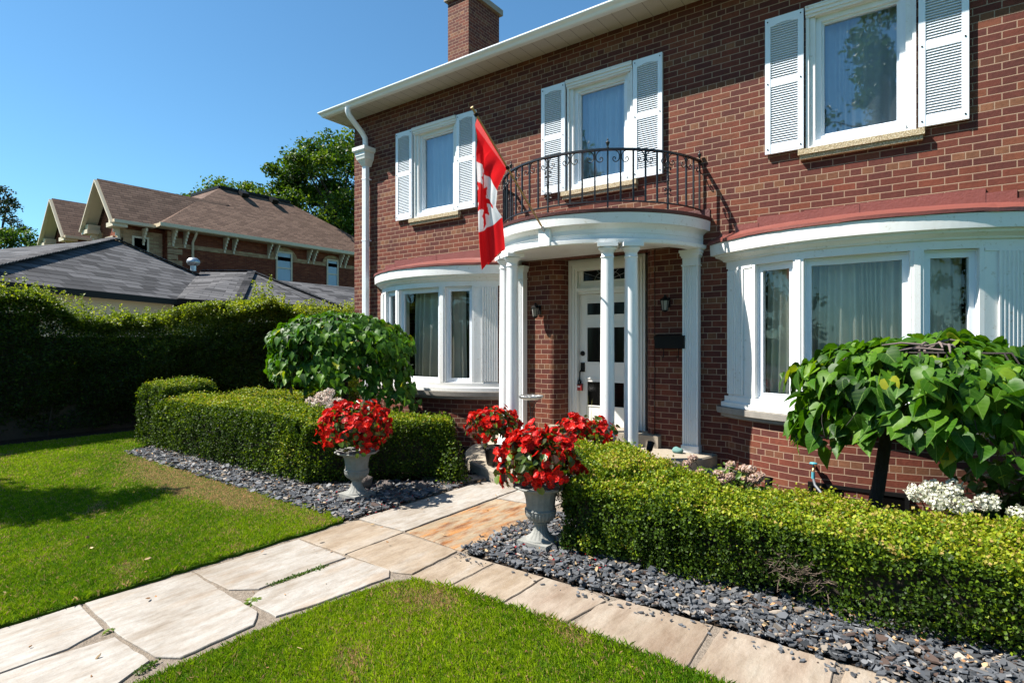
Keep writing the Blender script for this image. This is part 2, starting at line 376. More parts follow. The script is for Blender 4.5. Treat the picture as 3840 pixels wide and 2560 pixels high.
def ring(mb, O, T, N, w, z0, z1, fw, back, front, mi=0):     # rectangular frame, O at left-bottom reference (x), depth from N*back to N*front
    T = Vector((*T, 0)); N = Vector((*N, 0)); O = Vector((*O, 0))
    def bx(u0, u1, a, b):
        c = O + T * (u0 + u1) / 2 + N * (back + front) / 2 + Vector((0, 0, (a + b) / 2)); mb.hexa(c, T * (u1 - u0) / 2, N * (front - back) / 2, Vector((0, 0, (b - a) / 2)), mi)
    bx(0, fw, z0, z1); bx(w - fw, w, z0, z1); bx(fw, w - fw, z0, z0 + fw); bx(fw, w - fw, z1 - fw, z1)
def pane_q(mb, O, T, N, u0, u1, z0, z1, d):
    T = Vector((*T, 0)); N = Vector((*N, 0)); O = Vector((*O, 0)); P = lambda u, z: O + T * u + N * d + Vector((0, 0, z))
    mb.face([P(u0, z0), P(u1, z0), P(u1, z1), P(u0, z1)])
def drape(mb, O, T, N, u0, u1, z0, z1, d, amp=.035, per=.11, seed=0):
    T = Vector((*T, 0)); N = Vector((*N, 0)); O = Vector((*O, 0)); r = random.Random(seed); n = int((u1 - u0) / .008); ph = 0; V = []; F = []
    offs = []
    for i in range(n + 1):
        ph += 2 * math.pi * .008 / (per * (1 + .45 * math.sin(i * .11 + seed) + .2 * math.sin(i * .043 + 2 * seed))); offs.append(amp * (math.sin(ph) + .3 * math.sin(ph * .5 + seed)))
    for i in range(n + 1):
        u = u0 + (u1 - u0) * i / n
        for j in range(7):
            f = j / 6; sway = .012 * math.sin(i * .06 + f * 3 + seed)
            V.append(O + T * (u + sway) + N * (d + offs[i] * (1.0 - .45 * f)) + Vector((0, 0, z0 + (z1 - z0) * f)))
    for i in range(n):
        for j in range(6): a = i * 7 + j; F.append((a, a + 7, a + 8, a + 1))
    mb.faces(V, F, smooth=True)

# --- upper windows, shutters
def shutter_mb(w=.385, h=1.5):
    mb = MB(); y0, y1 = -.052, -.014; st = .055
    mb.box(0, st, y0, y1, 0, h); mb.box(w - st, w, y0, y1, 0, h)
    zb, zm0, zm1, zt = .10, .735, .815, h - .07
    for a, b in ((0, zb), (zm0, zm1), (zt, h)): mb.box(st, w - st, y0 + .003, y1, a, b)
    mb.box(st, w - st, -.018, -.0135, zb, zt)
    for a, b in ((zb, zm0), (zm1, zt)):
        n = int((b - a) / .0262); p = (b - a) / n
        for k in range(n):
            z = a + p * (k + .5); mb.hexa(((w) / 2, -.034, z), ((w - 2 * st) / 2, 0, 0), (0, .012, .0125), (0, .0022, -.002))
    for k in range(9):       # scalloped head of the louvre field
        u = k / 8; x = st + (w - 2 * st) * u; hh = .026 * (abs(2 * u - 1) ** 2)
        if k < 8: mb.box(x, x + (w - 2 * st) / 8, y0 + .004, y1, zt - .004 - .026 * (abs(2 * (u + .0625) - 1) ** 1.6), zt)
    for z in (.05, .775, h - .04):
        for x in (.027, w - .027): mb.hexa((x, y0 - .003, z), (.006, 0, 0), (0, .003, 0), (0, 0, .006), 1)
    return mb
sh = None
for i, c in enumerate(WINS):
    w_ = node('upper_window', house)
    cs = MB(); ring(cs, (c - .485, 0), (1, 0), (0, -1), .97, 3.66, 5.16, .085, -.10, -.005)
    ring(cs, (c - .485, 0), (1, 0), (0, -1), .97, 3.66, 5.16, .03, -.005, .022)
    for k, (z0, z1, p) in enumerate(((5.075, 5.10, .028), (5.10, 5.135, .045), (5.135, 5.165, .062), (5.165, 5.178, .07))): cs.box(c - .487, c + .487, -p, -.001 - .0005 * k, z0, z1)
    cs.build('casing', M['worn'], w_)
    fr = MB(); ring(fr, (c - .40, 0), (1, 0), (0, -1), .80, 3.745, 5.075, .052, -.13, -.045); ring(fr, (c - .348, 0), (1, 0), (0, -1), .696, 3.797, 5.023, .024, -.13, -.075)
    fr.box(c - .40, c + .40, -.02, .1, 3.665, 3.745)
    fr.build('window_frame', M['vinyl'], w_)
    p = MB(); pane_q(p, (c - .40, 0), (1, 0), (0, -1), .07, .73, 3.815, 5.005, -.105); p.build('pane', M['glass_up'] if i else M['glass_up'], w_)
    d = MB(); drape(d, (c - .45, 0), (1, 0), (0, -1), .02 + (.10 if i == 2 else 0), .88, 3.7, 5.1, -.22, .030, (.12, .11, .16)[i], i); d.build('curtain', M['curtain_up'], w_)
    sl = MB(); sl.box(c - .555, c + .555, -.075, .1, 3.60, 3.66); sl.box(c - .54, c + .54, -.055, .1, 3.555, 3.597); sl.build('sill', M['aggregate'], w_)
    for s in (-1, 1):
        x = c + (-.889 if s < 0 else .504)
        if sh is None: sh = shutter_mb(); sho = sh.build('shutter', [M['shutter'], M['black']], house, org=Vector((0, 0, 0)))
        o = sho if (i == 0 and s < 0) else sho.copy()
        if o is not sho: col.objects.link(o); o.parent = house
        o.location = Vector((x, 0, 3.675)) - Vector(house['_o'])

# --- curved work shared by bows and portico
def arcband(mb, cx, yc, prof, n=40, ye=0.0, mi=0, smooth=True, amax=None):
    rows = []
    for r, z in prof:
        th = math.acos(max(-1, min(1, (yc - ye) / r))); 
        if amax: th = min(th, amax)
        rows.append([(cx + r * math.sin(-th + 2 * th * k / n), yc - r * math.cos(-th + 2 * th * k / n), z, r * (-th + 2 * th * k / n)) for k in range(n + 1)])
    for i in range(len(rows) - 1):
        for k in range(n):
            a, b, c, d = rows[i][k], rows[i][k + 1], rows[i + 1][k + 1], rows[i + 1][k]
            if (Vector(a[:3]) - Vector(c[:3])).length < 1e-6: continue
            mb.face([a[:3], b[:3], c[:3], d[:3]], [(a[3], a[2]), (b[3], b[2]), (c[3], c[2]), (d[3], d[2])], mi, False)
    return rows
def arcband_s(cx, yc, prof, name, mat, parent, n=40, ye=0.0, sharp=True):
    mb = MB(); arcband(mb, cx, yc, prof, n, ye); return mb.build(name, mat, parent)
def flutes(mb, O, T, N, w, z0, z1, base=0., depth=.05, n=6, margin=.02, groove=.011):
    T = Vector((*T, 0)); N = Vector((*N, 0)); O = Vector((*O, 0)); prof = [(0, base), (0, depth), (margin, depth)]
    p = (w - 2 * margin) / n
    for k in range(n):
        a = margin + p * k; prof += [(a + p * .12, depth), (a + p * .3, depth - groove * .8), (a + p * .5, depth - groove), (a + p * .7, depth - groove * .8), (a + p * .88, depth)]
    prof += [(w - margin, depth), (w, depth), (w, base)]
    for i in range(len(prof) - 1):
        (u0, d0), (u1, d1) = prof[i], prof[i + 1]; A = O + T * u0 + N * d0; B = O + T * u1 + N * d1
        mb.face([A + Vector((0, 0, z0)), B + Vector((0, 0, z0)), B + Vector((0, 0, z1)), A + Vector((0, 0, z1))])
    P = [O + T * u + N * d for u, d in prof]
    mb.face([q + Vector((0, 0, z1)) for q in P]); mb.face([q + Vector((0, 0, z0)) for q in P][::-1])

Rb, yb = 2.132, 1.682
def bow(cx, idx):
    A = lambda x, dr=0.: (cx + x, yb - math.sqrt((Rb + dr) ** 2 - x * x))
    # brick base
    b = MB(); arcband(b, cx, yb, [(Rb - .005, -.3), (Rb - .005, .75)], 48); b.build('bow_wall', M['brick'], house)
    bay = MB()
    arcband(bay, cx, yb, [(Rb - .02, .846), (Rb + .045, .849), (Rb + .045, .90), (Rb + .02, .91), (Rb + .02, .972), (Rb - .10, .974)], 48)
    # head, cornice
    pr = [(Rb - .10, 2.44), (Rb + .006, 2.44), (Rb + .006, 2.515), (Rb + .03, 2.525), (Rb + .035, 2.54), (Rb + .06, 2.56), (Rb + .085, 2.575), (Rb + .09, 2.595), (Rb + .125, 2.605), (Rb + .13, 2.735), (Rb + .05, 2.74)]
    arcband(bay, cx, yb, pr, 48)
    # posts
    for x0, x1 in ((-.985, -.95), (-.545, -.445), (.445, .545), (.95, .985)):
        a = A(x0); c = A(x1); T = Vector((c[0] - a[0], c[1] - a[1])); w = T.length; T.normalize(); N = Vector((T.y, -T.x))
        bay.hexa(((a[0] + c[0]) / 2 - N.x * .045, (a[1] + c[1]) / 2 - N.y * .045, (.974 + 2.44) / 2), (T.x * w / 2, T.y * w / 2, 0), (N.x * .055, N.y * .055, 0), (0, 0, .733))
        if w > .06: bay.hexa(((a[0] + c[0]) / 2 + N.x * .012, (a[1] + c[1]) / 2 + N.y * .012, (.974 + 2.44) / 2), (T.x * w / 4, T.y * w / 4, 0), (N.x * .008, N.y * .008, 0), (0, 0, .732))
    bo = bay.build('bow_window', M['worn'], house)
    for sx in (-1, 1):
        a = A(-1.285) if sx < 0 else A(.985); c = A(-.985) if sx < 0 else A(1.285); T = Vector((c[0] - a[0], c[1] - a[1])); w = T.length; T.normalize(); N = Vector((T.y, -T.x))
        pm = MB(); pm.hexa(((a[0] + c[0]) / 2 - N.x * .04, (a[1] + c[1]) / 2 - N.y * .04, 1.70), (T.x * w / 2, T.y * w / 2, 0), (N.x * .05, N.y * .05, 0), (0, 0, .735))
        off = .06 if sx > 0 else .0
        flutes(pm, (a[0] + T.x * (w - .24) * (1 if sx > 0 else 0), a[1] + T.y * (w - .24) * (1 if sx > 0 else 0)), T, N, .24, 1.0, 2.41, .0105, .03, 6, .012, .012)
        pm.hexa(((a[0] + c[0]) / 2 + N.x * .012, (a[1] + c[1]) / 2 + N.y * .012, 2.426), (T.x * w / 2, T.y * w / 2, 0), (N.x * .006, N.y * .006, 0), (0, 0, .0138))
        pm.build('pilaster', M['worn'], bo)
    for wi, (x0, x1) in enumerate(((-.95, -.545), (-.445, .445), (.545, .95))):
        a = A(x0, -.02); c = A(x1, -.02); T = Vector((c[0] - a[0], c[1] - a[1])); w = T.length; T.normalize(); N = Vector((T.y, -T.x))
        f = MB(); ring(f, a, T, N, w, .975, 2.438, .018, -.09, -.01); ring(f, (a[0] + T.x * .012, a[1] + T.y * .012), T, N, w - .024, .99, 2.42, .052, -.08, -.026)
        f.build('window_frame', M['vinyl'], bo)
        p = MB(); pane_q(p, a, T, N, .06, w - .06, 1.04, 2.37, -.055); p.build('pane', M['glass'], bo)
        d = MB()
        if idx == 0 and wi == 2: drape(d, a, T, N, .0, w * .55, .95, 2.45, -.26, .03, .10, 7)
        elif wi == 0: drape(d, a, T, N, .02, w - .02, .95, 2.45, -.20, .045, .085, idx + 3)
        elif wi == 2: drape(d, a, T, N, .02, w - .02, .95, 2.45, -.24, .03, .11, idx + 5)
        else: drape(d, a, T, N, .03 + .1 * (idx == 0), w - .01, .95, 2.45, -.25, .068, (.14, .088)[idx], idx + 9)
        d.build('curtain', M['curtain'], bo)
    arcband_s(cx, yb, [(Rb - .02, .725), (Rb + .040, .732), (Rb + .045, .765), (Rb + .075, .775), (Rb + .08, .842), (Rb - .02, .848)], 'sill', M['stone'], bo, 48)
    # metal roof with turned-up apron
    rf = MB(); n = 30; r1 = Rb + .145; th = math.acos(yb / r1); E = []; W = []; jr = random.Random(idx + 3)
    for k in range(n + 1):
        t = -th + 2 * th * k / n; x = r1 * math.sin(t); y = yb - r1 * math.cos(t); E.append((cx + x, min(y, -.002), 2.772 + jr.uniform(-.004, .004))); f = max(0., min(1., -y / .6))
        W.append((cx + x * .995, -.004, 2.775 + .15 * f ** .6))
    for k in range(n):
        a, b = E[k], E[k + 1]; rf.face([a, b, W[k + 1], W[k]]); rf.face([(a[0], a[1], a[2] - .032), (b[0], b[1], b[2] - .032 + jr.uniform(-.003, .003)), b, a]); rf.face([(a[0], a[1] + .03, 2.738), (b[0], b[1] + .03, 2.738), (b[0], b[1], b[2] - .033), (a[0], a[1], a[2] - .033)])
    steps = [(-1.40, 2.79, 2.84), (-1.22, 2.83, 2.93), (-.98, 2.93, 2.985), (-.5, 2.99, 2.995), (0, 3.0, 3.0), (.5, 3.005, 3.0), (1.0, 2.96, 2.92), (1.22, 2.88, 2.84), (1.38, 2.84, 2.84)]
    for k in range(len(steps) - 1):
        (xa, za, _), (xb, zb, _) = steps[k], steps[k + 1]; ztop = max(za, zb) + .01
        f0 = 2.775 + .17 * max(0, (1 - (xa / 1.42) ** 2)) ** .6 if abs(xa) < 1.42 else 2.775; f1 = 2.775 + .17 * max(0, (1 - (xb / 1.42) ** 2)) ** .6 if abs(xb) < 1.42 else 2.775
        y = -.012 - .0035 * (k % 2); rf.face([(cx + xa, y, f0 - .03), (cx + xb + .01, y, f1 - .03), (cx + xb + .01, y, ztop), (cx + xa, y, ztop)]); rf.box(cx + xa, cx + xb + .009, y + .0005, -.001, ztop - .008, ztop + .001)
    rf.build('metal_roof', M['metalroof'], bo)
for i, c in enumerate(BAYS): bow(c, i)

# --- portico
YC = .134
ent = MB()
arcband(ent, X0, YC, [(1.27, 2.80), (1.27, 2.69), (1.405, 2.69), (1.42, 2.70), (1.425, 2.738), (1.398, 2.745), (1.385, 2.755), (1.385, 2.80), (1.392, 2.806), (1.385, 2.812), (1.385, 2.855), (1.395, 2.87), (1.43, 2.90), (1.465, 2.905), (1.472, 3.02), (1.40, 3.03)], 72)
c0 = [(X0 + 1.27 * math.sin(a), YC - 1.27 * math.cos(a), 2.765) for a in np.linspace(-R(96), R(96), 60)]
ent.face([(x, y, z) for x, y, z in c0]); 
ent.box(X0 - .6, X0 + .6, .02, .3, 2.768, 2.80)
en = ent.build('portico_entablature', M['worn'], house)
rm = MB(); arcband(rm, X0, YC, [(1.40, 3.022), (1.486, 3.026), (1.492, 3.058), (1.48, 3.064), (.05, 3.12)], 72)
for sx in (-1, 1): rm.box(X0 + sx * 1.30 - .16, X0 + sx * 1.30 + .16, -.011, -.001, 3.06, 3.17)
rm.build('balcony_floor', simple('dark_red_flashing', (.12, .035, .03), .55, 9, .3, .5, dist=.01), house)
rl = MB()
Rr = 1.36; ang = lambda a: (X0 + Rr * math.sin(R(a)), YC - Rr * math.cos(R(a)))
def arcrail(z, hw, hh, a0=-84, a1=84):
    n = 60; V = []; F = []
    for k in range(n + 1):
        a = R(a0 + (a1 - a0) * k / n)
        for dr, dz in ((-hw, -hh), (hw, -hh), (hw, hh * .5), (hw * .5, hh), (-hw * .5, hh), (-hw, hh * .5)): V.append((X0 + (Rr + dr) * math.sin(a), YC - (Rr + dr) * math.cos(a), z + dz))
    for k in range(n):
        for j in range(6): F.append((k * 6 + j, k * 6 + (j + 1) % 6, (k + 1) * 6 + (j + 1) % 6, (k + 1) * 6 + j))
    rl.faces(V, F)
arcrail(3.745, .017, .013); arcrail(3.165, .011, .008)
rail = rl.build('balcony_railing', M['iron'], house)
def scroll(mb, x, y, t, z, sgn, r=.045, flip=1):     # iron C-scroll springing from a post
    K = [(.082, .060), (.050, .056), (.022, .036), (.010, .0), (.018, -.034), (.042, -.052), (.066, -.044), (.075, -.024), (.067, -.008), (.053, -.009), (.049, -.022), (.058, -.028)]; P = []
    for i_ in range(len(K) - 1):
        a_, b_, c_, d_ = K[max(i_ - 1, 0)], K[i_], K[i_ + 1], K[min(i_ + 2, len(K) - 1)]
        for q in (0, .33, .66): P.append([.5 * (2 * b_[w] + (c_[w] - a_[w]) * q + (2 * a_[w] - 5 * b_[w] + 4 * c_[w] - d_[w]) * q * q + (3 * b_[w] - a_[w] - 3 * c_[w] + d_[w]) * q ** 3) for w in (0, 1)])
    P = [(sgn * u * r / .06, flip * v * r / .06) for u, v in P]
    mb.tube([(x + t[0] * u, y + t[1] * u, z + v) for u, v in P], .0058, 5)
for k in range(-14, 15):
    a = k * 6 - 2.6 * 0 - 1.3; x, y = ang(a); t = (math.cos(R(a)), math.sin(R(a))); big = (k % 5 == 0)
    b = MB(); b.hexa((x, y, (3.06 + 3.74) / 2 if big else (3.165 + 3.74) / 2), (t[0] * .0088, t[1] * .0088, 0), (-t[1] * .0088, t[0] * .0088, 0), (0, 0, .34 if big else .285))
    if big and (k // 5) % 2 == 0:
        b.lathe((x, y, 3.42), [(.008, -.06), (.016, -.03), (.012, -.012), (.021, 0), (.012, .012), (.016, .03), (.008, .06)], 8)
    b.build('baluster', M['iron'], rail)
    sl_ = [(3.665, .070, 1)] if k % 2 == 0 else []
    if big and (k // 5) % 2 == 0: sl_ += [(3.545, .036, -1), (3.30, .036, -1)]
    for z_, r_, fl_ in sl_:
        for sg in (-1, 1): s_ = MB(); scroll(s_, x, y, t, z_, sg, r_, fl_); s_.build('scroll', M['iron'], rail)
    if big and (k // 5) % 2 != 0 or abs(k) == 14:
        f_ = MB(); f_.lathe((x, y, 3.757), [(.004, 0), (.016, .004), (.008, .012), (.007, .02), (.014, .035), (.022, .06), (.024, .068), (.010, .074), (.006, .085), (.010, .098), (.001, .112)], 10); f_.build('finial', M['iron'], rail)
def column(a, R_=1.373):
    x = X0 + R_ * math.sin(R(a)); y = YC - R_ * math.cos(R(a)); m = MB()
    m.lathe((x, y, 0), [(.11, .28), (.11, .31), (.098, .325), (.10, .335), (.086, .36)] + [(.079 - .010 * max(0, (z - .9) / 1.6) ** 1.4, z) for z in np.linspace(.37, 2.53, 14)], 28)
    c = m.build('column', M['white'], house)
    k = MB(); k.lathe((x, y, 0), [(.068, 2.525), (.076, 2.53), (.078, 2.542), (.069, 2.549), (.069, 2.590), (.076, 2.594), (.080, 2.602), (.10, 2.625), (.105, 2.640), (.09, 2.648)], 28)
    k.hexa((x, y, 2.668), (math.cos(R(a)) * .112, math.sin(R(a)) * .112, 0), (-math.sin(R(a)) * .112, math.cos(R(a)) * .112, 0), (0, 0, .0215)); k.build('capital', M['white'], c)
for a in (-39.5, -28.5, 28.5, 39.5): column(a)
for sx in (-1, 1):
    xa = X0 + (1.165 if sx > 0 else -1.35); m = MB(); m.box(xa - .012, xa + .197, -.125, -.001, .28, .36)
    flutes(m, (xa, -.002), (1, 0), (0, -1), .185, .36, 2.50, 0, .105, 6, .014, .012)
    for z0, z1, e in ((2.50, 2.515, .012), (2.515, 2.60, .0), (2.60, 2.62, .012), (2.62, 2.655, .024), (2.655, 2.689, .034)): m.box(xa - e, xa + .185 + e, -.107 - e, -.001, z0, z1)
    m.build('wall_pilaster', M['white'], house)
# door surround, transom, door
df = MB(); cx = -3.58
for k, (w, p) in enumerate(((.58, .02), (.545, .035), (.525, .022), (.50, .04), (.475, .02))):   # nested mouldings
    wi = (.545, .525, .50, .475, .44)[k]
    for sx in (-1, 1):
        xa, xb = sorted((cx + sx * w, cx + sx * wi)); df.box(xa, xb, .25 - p, .34, .30, 2.74 - (.58 - w) * .6)
    df.box(cx - w + .002, cx + w - .002, .25 - p + .001, .34, 2.72 - (.58 - wi) * .9, 2.75 - (.58 - w) * .8)
df.box(cx - .44, cx + .44, .262, .34, 2.265, 2.30); df.box(cx - .45, cx + .45, .235, .34, 2.30, 2.345); df.box(cx - .44, cx + .44, .27, .34, 2.345, 2.385)
dfo = df.build('door_frame', M['doorwhite'], house)
tw = MB(); ring(tw, (cx - .44, .30), (1, 0), (0, -1), .88, 2.385, 2.70, .065, -.03, .012); two = tw.build('transom_window', M['doorwhite'], house)
p = MB(); pane_q(p, (cx - .44, .30), (1, 0), (0, -1), .06, .82, 2.44, 2.65, -.012); p.build('pane', M['glass_dark'], two)
ld = MB()
for a in (18, 42, 66, 90, 114, 138, 162): ld.tube([(cx + .06 * math.cos(R(a)), .305, 2.445 + .05 * math.sin(R(a))), (cx + min(.38, .2 / max(.2, math.sin(R(a)))) * math.cos(R(a)), .305, 2.445 + min(.2, .38 * abs(math.tan(R(a)))) )], .0022, 5)
ld.tube([(cx + .2 * math.cos(a), .305, 2.445 + .13 * math.sin(a)) for a in np.linspace(0, math.pi, 16)], .0022, 5); ld.build('leading', M['galv'], two)
dr = MB(); zs = [.43, .69, 1.05, 1.30, 1.81, 1.96, 2.15, 2.262]; dy0, dy1 = .31, .335
dr.box(cx - .438, cx - .33, dy0, dy1, .432, 2.262); dr.box(cx + .33, cx + .438, dy0, dy1, .432, 2.262)
for a, b in ((.432, .69), (1.05, 1.30), (1.81, 1.96), (2.15, 2.262)): dr.box(cx - .33, cx + .33, dy0, dy1, a, b)
for a, b in ((.69, 1.05), (1.30, 1.81), (1.96, 2.15)):
    ring(dr, (cx - .33, dy0), (1, 0), (0, -1), .66, a, b, .014, -.02, .008)
dr.box(cx - .345, cx + .345, dy0 - .014, dy0, 1.842, 1.856); dr.box(cx - .345, cx + .345, dy0 - .014, dy0, 2.18, 2.192); dr.box(cx - .345, cx + .345, dy0 - .012, dy0, 1.075, 1.087)
dro = dr.build('front_door', M['doorwhite'], house)
for a, b in ((.69, 1.05), (1.30, 1.81), (1.96, 2.15)):
    p = MB(); pane_q(p, (cx - .33, .322), (1, 0), (0, -1), .012, .648, a + .01, b - .01, 0); p.build('pane', M['glass_dark'], dro)
h = MB(); h.lathe((0, 0, 0), [(.001, .028), (.026, .024), (.036, .012), (.038, 0)], 8)
hv = MB(); hv.faces([(cx - .39 + v[0], .31 - v[2], 1.43 + v[1]) for v in h.v], h.f); hv.build('deadbolt', M['black'], dro)
h = MB(); h.hexa((cx - .385, .300, 1.235), (.03, 0, 0), (0, .01, 0), (0, 0, .065)); h.tube([(cx - .40, .29, 1.21), (cx - .41, .262, 1.17), (cx - .415, .262, 1.05), (cx - .405, .28, 1.0), (cx - .40, .30, .995)], .009, 6); h.build('door_handle', M['black'], dro)
ts = MB(); ts.box(X0 - .75, X0 + .86, -.11, .32, .28, .43); ts.build('threshold', M['porch'], house)
fs = MB(); fs.lathe((X0, .1, 0), [(1.545, -.2), (1.55, .262), (1.535, .28), (.02, .281)], 64, -90, 90, smooth=False)
fs.build('porch_floor', M['porch'], house)
fs = MB()
V = []; n = 64
for k in range(n + 1):
    a = R(-90 + 180 * k / n)
    for r_, z in ((1, -.2), (1.0, .118), (.992, .132), (.6, .135)): V.append((X0 + 1.83 * r_ * math.sin(a), .1 - 1.88 * r_ * math.cos(a), z))
fs.faces(V, [(k * 4 + j, (k + 1) * 4 + j, (k + 1) * 4 + j + 1, k * 4 + j + 1) for k in range(n) for j in range(3)]); fs.build('porch_step', M['porch'], house)

# --- eaves, roof, downspout, chimney
ev = MB(); ev.face([(-8.86, -.42, 5.68), (1.8, -.42, 5.68), (1.8, 0, 5.68), (-8.59, 0, 5.68)][::-1]); ev.face([(-8.86, -.42, 5.68), (-8.59, 0, 5.68), (-8.59, 8, 5.68), (-8.86, 8.4, 5.68)][::-1]); ev.build('soffit', M['soffit'], house)
fa = MB(); fa.box(-8.87, 1.8, -.425, -.405, 5.655, 5.74); fa.box(-8.885, -8.865, -.42, 8.4, 5.66, 5.74); fa.build('fascia', M['white'], house)
gp = [(-.427, 5.655), (-.47, 5.655), (-.485, 5.665), (-.50, 5.69), (-.535, 5.71), (-.545, 5.722), (-.545, 5.738), (-.53, 5.738), (-.53, 5.73), (-.427, 5.70)]
g = MB()
for i in range(len(gp) - 1):
    (y0, z0), (y1, z1) = gp[i], gp[i + 1]; xa0 = -8.87 - (-y0 - .42) * .6; xa1 = -8.87 - (-y1 - .42) * .6
    g.face([(xa0, y0, z0), (xa1, y1, z1), (1.85, y1, z1), (1.85, y0, z0)])
    g.face([(xa0, y0, z0), (-8.87 - (-y0 - .42) * .6, 8.4, z0), (xa1, 8.4, z1), (xa1, y1, z1)])
for x in np.arange(-8.2, 1.7, .62): g.box(x, x + .01, -.5455, -.43, 5.7385, 5.741)
g.build('gutter', M['vinyl'], house)
rb = MB(); e = [(-8.9, -.46, 5.735), (1.85, -.46, 5.735), (1.85, 8.46, 5.735), (-8.9, 8.46, 5.735)]; rz = 5.735 + 4.4 * .42; r1, r2 = (-4.6, 4, rz), (-2.4, 4, rz)
rb.face([e[0], e[1], r2, r1]); rb.face([e[1], e[2], r2]); rb.face([e[2], e[3], r1, r2]); rb.face([e[3], e[0], r1]); rb.build('roof', M['shingle_b'], house)
ds = MB(); dx = -8.17
ds.tube([(dx, -.48, 5.66), (dx, -.48, 5.60), (dx, -.45, 5.54), (dx, -.33, 5.44), (dx, -.17, 5.32), (dx, -.10, 5.24), (dx, -.09, 5.10), (dx, -.09, 5.04)], .048, 12)
for x in (0,): ds.box(dx - .046, dx + .046, -.13, -.045, .12, 4.76)
for k in (-.022, .0, .022): ds.box(dx + k - .003, dx + k + .003, -.133, -.129, .12, 4.74)
for z in (1.5, 3.4, 4.5): ds.box(dx - .055, dx + .055, -.135, -.002, z, z + .02)
dso = ds.build('downspout', M['vinyl'], house)
rh = MB()
def frus(mb, x, y0, z0, w0, d0, z1, w1, d1):
    V = [(x - w0, y0, z0), (x + w0, y0, z0), (x + w0, y0 - d0, z0), (x - w0, y0 - d0, z0), (x - w1, y0, z1), (x + w1, y0, z1), (x + w1, y0 - d1, z1), (x - w1, y0 - d1, z1)]
    mb.faces(V, [(0, 1, 2, 3), (7, 6, 5, 4), (0, 4, 5, 1), (1, 5, 6, 2), (2, 6, 7, 3), (3, 7, 4, 0)])
for z0, w0, d0, z1, w1, d1 in ((4.74, .05, .14, 4.77, .07, .16), (4.77, .06, .15, 4.84, .105, .19), (4.84, .11, .20, 4.90, .125, .215), (4.90, .125, .22, 4.965, .13, .22), (4.965, .15, .24, 4.99, .16, .25), (4.99, .165, .255, 5.05, .165, .255)): frus(rh, dx, -.002, z0, w0, d0, z1, w1, d1)
rh.build('rain_head', M['worn'], dso)
ch = MB(); ch.box(-9.2, -8.56, 3.22, 4.38, -.1, 9.62); cho = ch.build('chimney', M['brick'], house)
cc = MB(); cc.box(-9.27, -8.49, 3.15, 4.45, 9.62, 9.76); cc.box(-9.23, -8.53, 3.19, 4.41, 9.76, 9.80); cc.build('chimney_cap', M['stone'], cho)

# ================================================================ GROUND, LAWN, WALK
def prism(mb, poly, z0, z1, jit=0., seed=0, bevel=0.):
    r = random.Random(seed); P = []
    for i in range(len(poly)):
        a = Vector((*poly[i], 0)); b = Vector((*poly[(i + 1) % len(poly)], 0)); n = max(1, int((b - a).length / .07))
        for k in range(n):
            q = a + (b - a) * k / n
            if k: q += Vector((r.uniform(-jit, jit), r.uniform(-jit, jit), 0))
            P.append(q)
    area = sum(P[i].x * P[(i + 1) % len(P)].y - P[(i + 1) % len(P)].x * P[i].y for i in range(len(P)))
    if area < 0: P = P[::-1]
    c = sum(P, Vector()) / len(P); T = [q + (c - q).normalized() * bevel for q in P]
    mb.face([(q.x, q.y, z1) for q in T])
    for i in range(len(P)):
        j = (i + 1) % len(P); mb.face([(P[i].x, P[i].y, z1 - bevel), (P[j].x, P[j].y, z1 - bevel), (T[j].x, T[j].y, z1), (T[i].x, T[i].y, z1)]); mb.face([(P[i].x, P[i].y, z0), (P[j].x, P[j].y, z0), (P[j].x, P[j].y, z1 - bevel), (P[i].x, P[i].y, z1 - bevel)])
def soil_mat(name, a, b, sc=25, bump=.8):
    t = NT(name); p = t.pos(); c = t.ramp(t.noise(sc, 6, p, .7), [(.3, a), (.7, b)]); return t.done(c, .95, t.bump(t.noise(sc * 2, 5, p, .7), bump, .02), spec=.1)
def turf_mat():
    t = NT('turf'); p = t.pos(); c = t.ramp(t.noise(14, 6, p, .7), [(.3, (.020, .038, .004)), (.55, (.045, .095, .006)), (.75, (.10, .13, .015))]); return t.done(c, .95, t.bump(t.noise(90, 4, p), .8, .02), spec=.05)
M['turf'] = turf_mat(); M['soil'] = soil_mat('garden_soil', (.018, .013, .010), (.055, .04, .03)); M['sand'] = soil_mat('joint_sand', (.16, .13, .10), (.30, .25, .20), 35)
M['asphalt'] = simple('asphalt', (.05, .05, .052), .9, 20, .2, .4); M['drive'] = simple('pale_driveway', (.42, .39, .35), .9, 9, .15, .4)
g = MB(); g.face([(-600, -600, -.07), (600, -600, -.07), (600, 600, -.07), (-600, 600, -.07)]); struct(g.build('ground', M['turf']))
g = MB(); g.face([(-60, -22, -.055), (60, -22, -.055), (60, -14.5, -.055), (-60, -14.5, -.055)]); struct(g.build('road', M['asphalt']))
g = MB(); g.box(-60, 60, -12.6, -11.2, -.07, -.04); struct(g.build('pavement', M['drive']))
g = MB(); g.box(-18.6, -13.2, -11.2, 16, -.07, -.03); struct(g.build('driveway', M['drive']))
g = MB(); g.box(-13.2, -11.35, -11.1, 8, -.07, .0); g.box(-9.6, 1.6, -3.55, .3, -.07, -.012); struct(g.build('garden_bed', M['soil']))
g = MB(); g.box(-4.22, -2.80, -11.2, -1.6, -.07, -.013 + .006); g.box(-2.80, 3.0, -4.12, -3.58, -.07, -.005); struct(g.build('walk_bed', M['sand']))
LAWN_L = [(-4.21, -11.2), (-4.19, -3.64), (-4.45, -3.56), (-5.0, -3.545), (-6.4, -3.49), (-8.0, -3.44), (-8.9, -3.5), (-9.5, -3.3), (-9.75, -2.9), (-10.15, -2.2), (-10.15, 3), (-11.35, 3), (-11.45, -11.2)]
